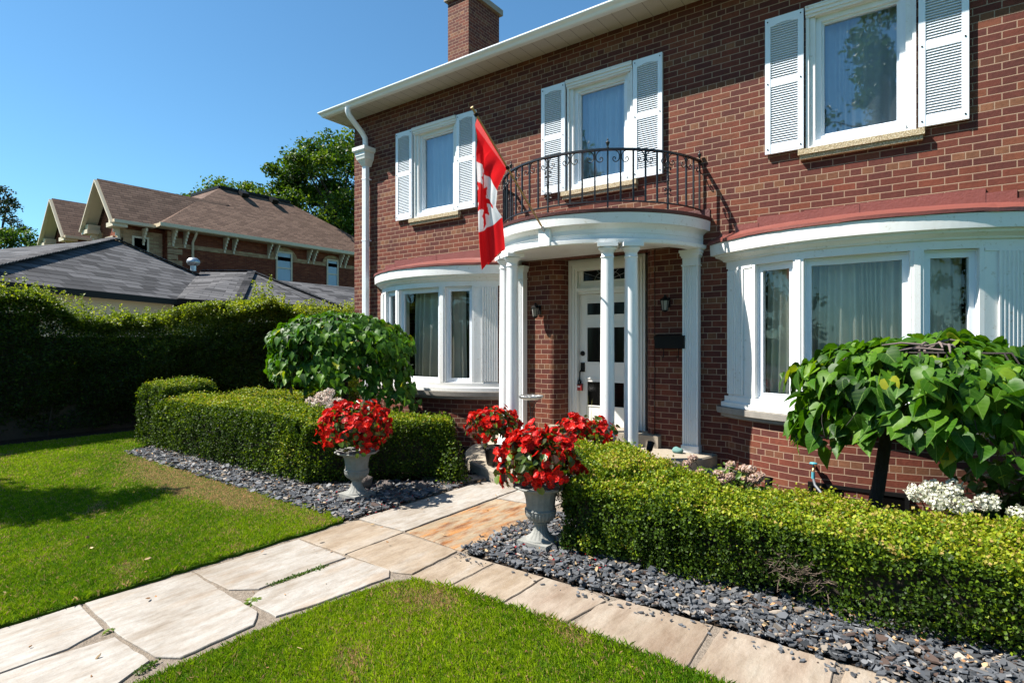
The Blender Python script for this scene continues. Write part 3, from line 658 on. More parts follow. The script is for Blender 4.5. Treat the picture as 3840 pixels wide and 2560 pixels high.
LAWN_R = [(-3.04, -11.2), (-2.98, -5.2), (-2.95, -4.7), (-2.88, -4.32), (-2.78, -4.17), (-2.5, -4.10), (-1.6, -4.095), (-.8, -4.13), (3, -4.13), (3, -11.2)]
for P_ in (LAWN_L, LAWN_R):
    g = MB(); prism(g, P_, -.07, .012, .016, 3); struct(g.build('lawn', M['turf']))
def inpoly(P, poly):
    x, y = P[:, 0], P[:, 1]; ins = np.zeros(len(P), bool); n = len(poly)
    for i in range(n):
        (x0, y0), (x1, y1) = poly[i], poly[(i + 1) % n]
        c = ((y0 > y) != (y1 > y)) & (x < (x1 - x0) * (y - y0) / (y1 - y0 + 1e-12) + x0); ins ^= c
    return ins
M['grass'] = col_mat('grass_blades', .6, .35, .12)
def grass():
    Ps = []
    for poly, (xa, xb, ya, yb_), dens in ((LAWN_L, (-11.4, -4.2, -7.2, 3), 22000), (LAWN_R, (-3.05, 1.4, -7.3, -4.08), 26000)):
        n = int((xb - xa) * (yb_ - ya) * dens); P = np.stack([rng.uniform(xa, xb, n), rng.uniform(ya, yb_, n)], 1)
        P += rng.normal(size=P.shape) * .004
        P = P[inpoly(P, poly)]; d = np.hypot(P[:, 0], P[:, 1] + 6.87); keep = rng.random(len(P)) < np.clip((4.2 / np.maximum(d, 1)) ** 1.5, .10, 1); Ps.append(P[keep])
    P = np.concatenate(Ps); n = len(P); d = np.hypot(P[:, 0], P[:, 1] + 6.87)
    # dry patches and colour drift in the turf itself
    a = snoise(P, 1.3, 5); b = snoise(P, 5.0, 6); c = snoise(P, 17., 8)
    brown = np.exp(-(((P[:, 0] + 6.55) / 1.35) ** 2 + ((P[:, 1] + 3.80) / .24) ** 2)) * (1.7 + .7 * b) + np.exp(-(((P[:, 0] + 8.5) / .8) ** 2 + ((P[:, 1] + 3.62) / .12) ** 2)) * .5
    brown += np.exp(-(((P[:, 0] + 2.55) / .28) ** 2 + ((P[:, 1] + 4.36) / .13) ** 2)) * .55 + np.clip(b - .45, 0, 1) * .7 + np.clip(a + .4 * c - .9, 0, 1) * .4
    dry = np.clip(brown + rng.normal(size=n) * .12, 0, 1)[:, None]
    mixg = np.clip(np.clip(.5 + .34 * a + .20 * c + .12 * b, 0, 1) + rng.normal(size=n) * .2, 0, 1)[:, None]
    green = (1 - mixg) * np.array([[.075, .185, .005]]) + mixg * np.array([[.31, .42, .008]])
    straw = np.array([[.50, .32, .15]]) * rng.uniform(.6, 1.2, (n, 1)); isd = (rng.random((n, 1)) < dry * 1.1 + .03)
    C = np.where(isd, straw, green * rng.uniform(.75, 1.25, (n, 1)))
    edge = np.exp(-np.abs(P[:, 0] + 4.19) / .05) * (P[:, 1] < -3.6) + np.exp(-np.abs(P[:, 1] + 4.10) / .05) * (P[:, 0] > -2.9)
    h = rng.uniform(.016, .036, n) * (1 + .8 * np.clip(edge, 0, 1)) * (1 - .35 * dry[:, 0]) * (1 + .25 * c); w = rng.uniform(.0013, .0024, n) * np.clip(d / 4.2, 1, 2.6)
    az = rng.uniform(0, 6.283, n); lean = rng.uniform(.1, .9, n); dx, dy = np.cos(az), np.sin(az)
    V = np.zeros((n, 4, 3)); base = np.stack([P[:, 0], P[:, 1], np.full(n, .008)], 1)
    side = np.stack([-dy * w, dx * w, 0 * w], 1); up = lambda f, l: np.stack([dx * h * l * lean, dy * h * l * lean, h * f], 1)
    V[:, 0] = base - side * .6; V[:, 1] = base + side; V[:, 2] = base + up(1 - .25 * lean, 1.0); V[:, 3] = base - side * .9 + up(.55, .35)
    F = np.arange(n * 4).reshape(n, 4); o = npmesh('grass', V.reshape(-1, 3), F, M['grass'], colr=np.repeat(C, 4, 0)); o['kind'] = 'stuff'; o['label'] = 'mown green lawn grass with dry brown patches'; o['category'] = 'grass'
    return n
print('blades', grass())

def stone_mat(name, a, b, c, rust=False):
    a, b, c = [tuple(x * .50 for x in q) for q in (a, b, c)]
    t = NT(name); p = t.pos(); mp = t.n('Mapping'); t.put(mp.inputs['Vector'], p); mp.inputs['Scale'].default_value = (3.2, .9, 1); mp.inputs['Rotation'].default_value = (0, 0, .5)
    v = mp.outputs[0]; n1 = t.noise(1.6, 7, v, .62); n2 = t.noise(6, 6, v, .65)
    col_ = t.ramp(n1, [(.32, a), (.52, b), (.70, c)]); col_ = t.mix(.45, col_, t.ramp(n2, [(.33, (.50, .44, .38)), (.56, (1, 1, 1))]), 'MULTIPLY')
    col_ = t.mix(.5, col_, t.ramp(t.noise(1.1, 6, p, .7), [(.40, (.62, .54, .44)), (.58, (1.05, 1.05, 1.05))]), 'MULTIPLY')
    if rust:
        nr = t.noise(2.1, 8, v, .68); col_ = t.mix(t.ramp(nr, [(.46, (0, 0, 0)), (.60, (1, 1, 1))]), col_, t.ramp(t.noise(4, 6, v), [(.40, (.13, .045, .014)), (.62, (.36, .16, .045))]))
    vein = t.ramp(t.noise(2.6, 8, v, .8), [(.485, (0, 0, 0)), (.5, (1, 1, 1)), (.515, (0, 0, 0))]); col_ = t.mix(t.math('MULTIPLY', vein, .5), col_, (.25, .2, .16))
    return t.done(col_, .7, t.bump(t.math('ADD', n2, t.math('MULTIPLY', t.noise(40, 5, p), .4)), .5, .012), spec=.3)
FS = {'w': stone_mat('white_flagstone', (.54, .46, .37), (.70, .66, .60), (.62, .50, .38)), 'c': stone_mat('cream_flagstone', (.50, .38, .26), (.64, .52, .39), (.66, .60, .52)),
      'p': stone_mat('pink_flagstone', (.46, .34, .25), (.62, .51, .40), (.66, .58, .47)), 'r': stone_mat('rust_flagstone', (.60, .45, .28), (.66, .54, .38), (.60, .40, .20), True)}
STONES = [
 ('w', [(-4.18, -7.9), (-4.165, -5.60), (-3.73, -5.63), (-3.64, -5.82), (-3.67, -7.9)], 'greyish flagstone in the bottom left corner, touching the left lawn'),
 ('w', [(-3.60, -7.9), (-3.60, -5.95), (-3.55, -5.63), (-3.17, -5.62), (-3.06, -5.82), (-3.05, -7.9)], 'pale flagstone at the bottom of the walk between the corner slab and the front grass'),
 ('w', [(-4.155, -5.56), (-4.12, -4.975), (-3.22, -5.02), (-3.09, -5.12), (-3.07, -5.5), (-3.18, -5.57), (-3.56, -5.59)], 'largest white flagstone, spanning the whole width of the walk, chipped right corner'),
 ('w', [(-4.11, -4.935), (-4.11, -4.14), (-3.505, -4.165), (-3.515, -4.82), (-3.66, -4.94)], 'cream-white flagstone along the left lawn with a sandy broken corner'),
 ('w', [(-3.455, -4.86), (-3.44, -4.15), (-3.06, -4.135), (-2.97, -4.22), (-3.02, -4.70), (-3.08, -4.97), (-3.38, -4.96)], 'bluish white flagstone curving along the front grass, weed at its end'),
 ('c', [(-4.11, -4.10), (-4.12, -3.535), (-3.575, -3.52), (-3.56, -4.11)], 'beige square flagstone at the tip of the left lawn'),
 ('c', [(-3.525, -4.10), (-3.535, -3.545), (-2.92, -3.585), (-2.885, -4.07), (-3.02, -4.125)], 'beige flagstone where the two walks meet'),
 ('w', [(-4.14, -3.49), (-4.10, -1.76), (-3.60, -1.80), (-3.58, -3.48)], 'long white flagstone beside the left urn with its shadow'),
 ('r', [(-3.54, -3.48), (-3.54, -2.26), (-3.19, -2.22), (-2.93, -2.5), (-2.90, -3.54)], 'orange rust-stained flagstone left of the right urn'),
 ('w', [(-3.56, -1.80), (-3.555, -2.21), (-3.17, -2.17), (-2.95, -2.35), (-2.95, -1.78)], 'small white flagstone touching the round porch step'),
 ('c', [(-2.845, -4.09), (-2.85, -3.62), (-2.55, -3.61), (-2.55, -4.06)], 'narrow beige flagstone, first of the walk that runs right'),
 ('c', [(-2.51, -4.06), (-2.505, -3.61), (-2.12, -3.61), (-2.12, -4.05)], 'square beige flagstone in front of the right urn'),
 ('p', [(-2.08, -4.05), (-2.085, -3.61), (-1.70, -3.64), (-1.62, -3.68), (-1.68, -4.08)], 'short pinkish flagstone left of the long pale slab on the right walk'),
 ('p', [(-1.615, -4.08), (-1.62, -3.76), (-1.54, -3.61), (-.99, -3.60), (-.97, -4.10)], 'long pale pink flagstone in the middle of the right walk'),
 ('p', [(-.91, -4.11), (-.92, -3.60), (-.38, -3.61), (-.38, -4.12)], 'pinkish flagstone near the bottom edge of the right walk'),
 ('c', [(-.31, -4.12), (-.32, -3.61), (.45, -3.62), (.45, -4.12)], 'flagstone in the bottom right end of the walk'),
 ('c', [(-4.72, -2.12), (-4.42, -1.74), (-4.10, -1.62), (-4.20, -1.90), (-4.5, -2.12)], 'small grey edging stone by the mulch at the left side of the porch step')]
for i, (k, poly, lab) in enumerate(STONES):
    m = MB(); top = .002 + .005 * ((i * 7) % 5) / 5 + (.03 if i == 16 else 0); cc_ = np.mean(np.array(poly), 0); poly = [(q[0] + .010 * np.sign(q[0] - cc_[0]), q[1] + .010 * np.sign(q[1] - cc_[1])) for q in poly]; prism(m, poly, -.05, top, .005, i + 2, .004)
    c = np.mean(np.array(poly), 0); tag(m.build('flagstone', FS[k], org=Vector((c[0], c[1], 0))), lab, 'flagstone', 'flagstones of the walk')

# slate chips, mulch, litter
def chips(name, polys, n, smin, smax, thick, zmax, mat, colf, tilt=.45, elong=1.5, label=None, seed=1):
    r = np.random.default_rng(seed); Ps = []
    A = []
    for poly in polys:
        q = np.array(poly); lo, hi = q.min(0), q.max(0); P = r.uniform(lo, hi, (n * 3, 2)); P = P[inpoly(P, poly)]; A.append((P, abs(np.sum(q[:, 0] * np.roll(q[:, 1], -1) - np.roll(q[:, 0], -1) * q[:, 1])) / 2))
    tot = sum(a for _, a in A); P = np.concatenate([p[:int(n * a / tot)] for p, a in A]); n = len(P)
    s = smin + (smax - smin) * r.random(n) ** 2.2; ang = np.arange(6) / 6 * 2 * np.pi; aa = ang[None] + r.uniform(-.35, .35, (n, 6)); rr = r.uniform(.42, 1.15, (n, 6)) if elong < 2 else r.uniform(.7, 1.1, (n, 6))
    X = np.cos(aa) * rr * elong ** .5; Y = np.sin(aa) * rr / elong ** .5
    th = r.uniform(.6, 1.4, n) * thick; top = np.stack([X * s[:, None] / 2, Y * s[:, None] / 2, np.repeat(th[:, None] / 2, 6, 1)], 2); bot = top * np.array([1.08, 1.08, -1]); L = np.concatenate([top, bot], 1)
    yaw = r.uniform(0, 6.283, n); tx = r.normal(size=n) * tilt; ty = r.normal(size=n) * tilt * .6
    def rot(L, a, i, j):
        c, s_ = np.cos(a)[:, None], np.sin(a)[:, None]; x, y = L[:, :, i].copy(), L[:, :, j].copy(); L[:, :, i] = x * c - y * s_; L[:, :, j] = x * s_ + y * c
    rot(L, tx, 1, 2); rot(L, ty, 0, 2); rot(L, yaw, 0, 1)
    z = r.random(n) * zmax + s * .12 * np.abs(tx) / tilt * .5
    V = L + np.stack([P[:, 0], P[:, 1], z], 1)[:, None, :]
    q = [(0, 1, 2, 3), (3, 4, 5, 0)] + [(6 + i, 6 + (i + 1) % 6, (i + 1) % 6, i) for i in range(6)]
    F = (np.array(q)[None] + (np.arange(n) * 12)[:, None, None]).reshape(-1, 4); C = np.repeat(colf(r, n, P), 12, 0)
    o = npmesh(name, V.reshape(-1, 3), F, mat, colr=C); o['kind'] = 'stuff'
    if label: o['label'] = label; o['category'] = 'ground cover'
    return o
M['slate'] = col_mat('slate', .55, 0, .45); M['bark'] = col_mat('bark', .9, 0, .1); M['petal'] = col_mat('petal', .5, .3, .3)
SL = [(-9.35, -3.5), (-4.27, -3.63), (-4.18, -3.55), (-4.16, -1.95), (-4.55, -2.15), (-5.5, -2.9), (-9.4, -2.95)]; SR = [(-2.87, -3.57), (-2.87, -2.45), (-2.55, -2.2), (-1.7, -2.7), (1.7, -2.75), (1.7, -3.59)]
def sc(r, n, P):
    b = r.uniform(.45, 1.3, (n, 1)); C = np.array([[.084, .089, .097]]) * b; t = r.random((n, 1)); C = np.where(t < .10, np.array([[.26, .22, .18]]) * b, C); return np.where(t > .955, np.array([[.075, .05, .04]]), C)
chips('slate_gravel', [SL], 7600, .022, .090, .007, .035, M['slate'], sc, .33, 1.7, 'blue-grey slate chippings along the hedges', 2)
chips('slate_gravel', [SR], 10500, .018, .076, .008, .035, M['slate'], sc, .36, 1.6, 'blue-grey slate chippings along the hedges', 3)
def mc(r, n, P): return np.where(r.random((n, 1)) < .12, np.array([[.28, .17, .09]]), np.array([[.035, .024, .018]])) * r.uniform(.5, 1.6, (n, 1))
chips('bark_mulch', [[(-9.3, -2.6), (-5.6, -2.5), (-4.4, -1.9), (-4.0, -1.9), (-5.3, -.1), (-5.3, .0), (-9.3, 0)], [(-2.0, -1.9), (-1.4, -2.3), (1.6, -2.3), (1.6, -.3), (-1.9, -.3)]], 9000, .02, .07, .008, .03, M['bark'], mc, .4, 3.0, 'dark bark mulch with dead leaves in the beds', 4)
def lc(r, n, P): return np.where(r.random((n, 1)) < .5, np.array([[.32, .17, .08]]), np.array([[.42, .30, .17]])) * r.uniform(.5, 1.3, (n, 1))
chips('leaf_litter', [SR, [(-2.3, -3.2), (-2.3, -2.95), (1.6, -2.95), (1.6, -3.35)], SL], 2300, .012, .035, .001, .055, M['bark'], lc, .6, 1.8, 'dry brown leaf litter scattered on the slate', 5)
chips('spilled_chips', [[(-2.9, -3.72), (1.5, -3.72), (1.5, -3.6), (-2.9, -3.6)], [(-2.98, -3.5), (-2.9, -3.5), (-2.9, -2.4), (-2.98, -2.4)]], 260, .010, .04, .006, .012, M['slate'], sc, .25, 1.5, 'slate chips spilled onto the edge of the walk', 15)
chips('lawn_litter', [[(-9, -5.2), (-4.3, -6.0), (-4.3, -3.7), (-9, -3.6)], [(-2.9, -5.4), (-2.9, -4.3), (.3, -4.3), (.3, -5)], [(-4.1, -6), (-3.1, -6), (-3.1, -2), (-4.1, -2)]], 110, .012, .035, .002, .035, M['bark'], lc, .5, 2.0, 'a few dry leaves dropped on lawn and walk', 16)
def pc(r, n, P): return np.array([[.42, .006, .012]]) * r.uniform(.5, 1.4, (n, 1))
def ell(cx, cy, rx, ry): return [(cx + rx * math.cos(a), cy + ry * math.sin(a)) for a in np.linspace(0, 6.283, 14)[:-1]]
chips('fallen_petals', [ell(-4.55, -3.1, .55, .42), ell(-2.3, -3.2, .55, .34), ell(-4.35, -2.0, .25, .2)], 200, .010, .028, .001, .062, M['petal'], pc, .5, 1.3, 'fallen red petals around the urns', 6)
def stuff_label_fix():
    for o in bpy.data.objects:
        if o.get('kind') == 'stuff' and not o.get('label'): o['label'] = o.name.split('.')[0].replace('_', ' ')

# ================================================================ HEDGES AND PLANTS
BOX = [(0, (.018, .038, .005)), (.35, (.050, .100, .008)), (.62, (.16, .25, .010)), (.86, (.36, .40, .020)), (1, (.42, .30, .09))]
M['boxleaf'] = leaf_mat('boxwood_leaf', BOX, .5, .3, .2); M['twig'] = simple('dark_twigs', (.05, .038, .025), .9, 20, .3, .2); M['deadtwig'] = simple('dead_grey_twigs', (.22, .16, .12), .9, 20, .2, .1)
def hedge(name, label, segs, dens, leaf, loc, group=None, hue=0., seed=0, mat=None, cat='hedge', tan=None):
    # segs: (cx, cy, angle, length, width, height)
    root = thing(name, label, cat, loc, group); r = np.random.default_rng(seed); AP = []; AN = []; AV = []
    core = MB()
    for si, (cx, cy, an, L, W, H) in enumerate(segs):
        area = 2 * (L + W) * H + L * W; n = int(area * dens); face = r.random(n) * area
        s = r.uniform(-1, 1, (n, 1)); t = r.uniform(-1, 1, (n, 1)); z = r.random((n, 1)) ** .9
        a1, a2 = L * H, 2 * L * H; a3 = a2 + W * H; a4 = a3 + W * H; f = face[:, None]
        S = np.where(f < a2, s, np.where(f < a3, -1, np.where(f < a4, 1, s))); T_ = np.where(f < a1, -1, np.where(f < a2, 1, t)); Z = np.where(f < a4, z, 1.0)
        q = np.concatenate([S, T_, Z], 1); e = 9; m = (np.abs(q) ** e).sum(1, keepdims=True) ** (1 / e)
        q = q / m; N = np.sign(q) * np.abs(q) ** (e - 1) / np.array([[L / 2, W / 2, H]]); N = nrmz(N)
        P = q * np.array([[L / 2, W / 2, H]]); c_, s_ = math.cos(an), math.sin(an)
        rotf = lambda A: np.stack([A[:, 0] * c_ - A[:, 1] * s_, A[:, 0] * s_ + A[:, 1] * c_, A[:, 2]], 1)
        P = rotf(P) + np.array([[cx, cy, 0]]); N = rotf(N)
        wob = .034 * snoise(P, 4., seed) + .030 * snoise(P, 11., seed + 1); depth = r.exponential(.034, n); out = r.random(n) < .09
        P = P + N * (wob - depth + out * r.uniform(0, .055, n))[:, None]
        keep = np.ones(n, bool)
        for sj, (bx, by, bn, BL, BW, BH) in enumerate(segs):
            if sj == si: continue
            c2, s2 = math.cos(bn), math.sin(bn); dx, dy = P[:, 0] - bx, P[:, 1] - by; u = dx * c2 + dy * s2; v = -dx * s2 + dy * c2
            keep &= ~((np.abs(u) < BL / 2 - .07) & (np.abs(v) < BW / 2 - .07) & (P[:, 2] < BH - .07))
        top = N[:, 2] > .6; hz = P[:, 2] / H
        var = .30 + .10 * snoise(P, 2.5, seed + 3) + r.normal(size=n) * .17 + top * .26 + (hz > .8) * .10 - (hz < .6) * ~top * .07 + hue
        if tan: var = var + tan(P, r)
        gap = snoise(P, 9., seed + 5) + .5 * snoise(P, 25., seed + 6) < -.46 - .65 * (hz > .75); keep &= ~(gap & (r.random(n) < .75) & ~top)
        keep &= P[:, 2] > .03 + .10 * (r.random(n) ** 2)
        AP.append(P[keep]); AN.append(N[keep]); AV.append(var[keep])
        core.hexa((cx, cy, (H - .12) / 2 + .05), (c_ * (L / 2 - .11), s_ * (L / 2 - .11), 0), (-s_ * (W / 2 - .11), c_ * (W / 2 - .11), 0), (0, 0, (H - .2) / 2 - .01))
    P = np.concatenate(AP); N = np.concatenate(AN); var = np.concatenate(AV); n = len(P)
    nn = nrmz(N * .75 + r.normal(size=(n, 3)) * .75); D = nrmz(N * .6 + np.array([[0, 0, .5]]) + r.normal(size=(n, 3)) * .7); S = leaf * r.uniform(.65, 1.3, n)
    V, F = cloud(LEAF4 * np.array([[1.25, 1, 1]]), LEAF4F, P, nn, D, S)
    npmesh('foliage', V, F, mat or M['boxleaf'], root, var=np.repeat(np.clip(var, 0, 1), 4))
    rr = random.Random(seed)
    for (cx, cy, an, L, W, H) in segs:       # stems under the leaves
        for k in range(int(L / .12)):
            u = -L / 2 + .1 + k * .12 + rr.uniform(-.04, .04); v = rr.uniform(-W * .3, W * .3); x = cx + u * math.cos(an) - v * math.sin(an); y = cy + u * math.sin(an) + v * math.cos(an)
            core.tube([(x, y, -.03), (x + rr.uniform(-.05, .05), y + rr.uniform(-.05, .05), H * .5)], [.011, .006], 5)
    core.build('branches', M['twig'], root); return root
NN = math.atan2(1.17, 1.22)
def tanL(P, r): return .45 * np.exp(-(((P[:, 0] + 5.9) / .5) ** 2 + ((P[:, 1] + 3.1) / .3) ** 2 + ((P[:, 2] - .3) / .25) ** 2)) * (r.random(len(P)) < .5)
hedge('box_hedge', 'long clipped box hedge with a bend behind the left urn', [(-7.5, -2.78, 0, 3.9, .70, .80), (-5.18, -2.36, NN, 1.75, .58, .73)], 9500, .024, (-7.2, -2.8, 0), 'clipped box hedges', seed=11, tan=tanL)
hedge('box_hedge', 'tall square box bush at the far left end of the left hedge', [(-9.52, -2.68, 0, .92, .84, .985)], 9000, .024, (-9.5, -2.7, 0), 'clipped box hedges', seed=12)
hedge('box_hedge', 'low box hedge at the back of the left bed, partly in shade', [(-8.6, -1.45, .08, 2.6, .55, .76)], 7000, .026, (-8.6, -1.45, 0), 'clipped box hedges', seed=13)
hedge('small_shrub', 'small bright round shrub peeping out left of the left umbrella tree', [(-8.3, -.55, .3, .55, .5, 1.03)], 6000, .028, (-8.3, -.55, 0), seed=14, hue=.15, cat='shrub')
def tanR(P, r):
    a = .5 * (snoise(P, 4.0, 77) > .9) * (r.random(len(P)) < .6) * (P[:, 2] < .48); return a
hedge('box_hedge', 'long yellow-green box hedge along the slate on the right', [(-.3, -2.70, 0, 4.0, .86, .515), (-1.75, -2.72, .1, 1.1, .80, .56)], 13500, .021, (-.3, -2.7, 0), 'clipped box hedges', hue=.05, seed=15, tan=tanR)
hedge('box_hedge', 'higher box hedge block between the right urn and the porch', [(-2.18, -2.30, -NN, 1.15, .62, .655)], 13000, .021, (-2.2, -2.3, 0), 'clipped box hedges', hue=.08, seed=16)
def twigs(name, label, c, ext, n, seed, mat, L=.12):
    mb = MB(); r = random.Random(seed)
    for _ in range(n):
        p = Vector([c[i] + r.uniform(-1, 1) * ext[i] for i in range(3)]); d = Vector((r.uniform(-1, .6), -r.uniform(.2, 1), r.uniform(-.3, 1))).normalized(); q = p + d * L * r.uniform(.5, 1)
        mb.tube([p, (p + q) / 2 + Vector((r.uniform(-.01, .01), 0, r.uniform(-.01, .01))), q], [.0022, .0017, .0008], 4, False)
        for _k in range(3):
            e = p + (q - p) * r.uniform(.4, 1); f = e + Vector((r.uniform(-1, 1), r.uniform(-1, .3), r.uniform(-.3, 1))) * L * .3; mb.tube([e, f], [.0012, .0005], 4, False)
    return mb
tb = twigs('', '', (-2.36, -2.86, .40), (.13, .07, .09), 130, 4, None); o = tb.build('dead_twigs', M['deadtwig'], org=Vector((-2.36, -2.86, .3))); tag(o, 'grey dead twigs in the left end of the right hedge', 'dead branches')
tb = twigs('', '', (-.62, -3.1, .22), (.16, .04, .06), 60, 5, None); o = tb.build('dead_twigs', M['deadtwig'], org=Vector((-.62, -3.1, .2))); tag(o, 'bare brown twigs low on the front of the right hedge', 'dead branches')

# tall privet hedge along the drive
PRV = [(0, (.016, .036, .005)), (.4, (.055, .110, .009)), (.7, (.17, .24, .016)), (1, (.36, .40, .03))]
M['privet'] = leaf_mat('privet_leaf', PRV, .45, .48, .35)
def tall_hedge():
    root = thing('tall_hedge', 'tall untrimmed privet hedge, dark below and sunlit on top, left of the lawn', 'hedge', (-12.3, -2, 0)); r = np.random.default_rng(31)
    ys = [-7.5, -5, -3.7, -2.76, -1.66, -.42, .37, 1.2, 2.6, 5]; hs = [2.66, 2.56, 2.42, 2.03, 2.05, 2.32, 2.52, 2.38, 2.42, 2.5]
    n = 300000; y = r.uniform(-7.4, 5, n); H = np.interp(y, ys, hs) - .06; u = r.random(n); side = u < .62; f = r.random(n)
    z = np.where(side, H * (.04 + .96 * f ** .9), H + .0 * f); x = np.where(side, -11.78, -12.0 - .62 * r.random(n)); back = side & (r.random(n) < .22); x = np.where(back, -12.85, x)
    rnd = np.clip((z - (H - .95)) / .95, 0, 1) ** 2; P = np.stack([x, y, z], 1); c = np.where(x > -12.3, 1., -1.); P[:, 0] -= c * rnd * .50 * side
    bul = .20 * snoise(P, 1.6, 32) + .10 * snoise(P, 4.5, 33) + .05 * snoise(P, 12, 34); P[:, 0] += np.where(side, c * (bul - r.exponential(.09, n)), r.normal(size=n) * .05); P[:, 2] += np.where(side, 0, bul * .9 - r.exponential(.08, n) + .05)
    P[:, 0] -= np.where(side & (z < .5), c * .12, 0)
    keep = ~((P[:, 2] < .55) & (r.random(n) < .12)); P = P[keep]; nS = []
    # upright shoots
    for k in range(900):
        yy = r.uniform(-7.2, 4.9); hh = np.interp(yy, ys, hs) - .15; xx = -11.8 - 1.0 * r.random(); L = .12 + .28 * r.random() ** 2 + (.35 if abs(yy - .37) < .18 and r.random() < .5 else 0); m = int(L / .012); t = np.linspace(0, 1, m)
        nS.append(np.stack([xx + .06 * r.normal() * t + r.normal(size=m) * .012, yy + .06 * r.normal() * t + r.normal(size=m) * .012, hh + L * t], 1))
    S_ = np.concatenate(nS); isS = np.concatenate([np.zeros(len(P)), np.ones(len(S_))]); P = np.concatenate([P, S_]); n = len(P); H = np.interp(P[:, 1], ys, hs)
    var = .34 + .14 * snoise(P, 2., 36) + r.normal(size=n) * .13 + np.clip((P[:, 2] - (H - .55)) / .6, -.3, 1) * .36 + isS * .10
    nn = nrmz(r.normal(size=(n, 3)) + np.array([[.5, -.2, .8]])); D = nrmz(r.normal(size=(n, 3)) * .8 + np.array([[.3, 0, .3]])); V, F = cloud(LEAF4, LEAF4F, P, nn, D, (.042 + .010 * (P[:, 1] > -1)) * r.uniform(.6, 1.25, n))
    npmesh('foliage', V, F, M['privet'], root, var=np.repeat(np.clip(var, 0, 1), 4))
    core = MB(); rr = random.Random(3)
    for i in range(len(ys) - 1): core.box(-12.62, -12.06, ys[i], ys[i + 1], -.06, min(hs[i], hs[i + 1]) - .85); core.box(-12.5, -12.22, ys[i], ys[i + 1] - .01, .2, min(hs[i], hs[i + 1]) - .35)
    for k in range(90):
        y = -7.3 + k * .135; x = -12.3 + rr.uniform(-.3, .3); core.tube([(x, y, -.05), (x + rr.uniform(-.1, .1), y + rr.uniform(-.1, .1), .8)], [.02, .014], 5)
    core.build('branches', M['twig'], root)
tall_hedge()

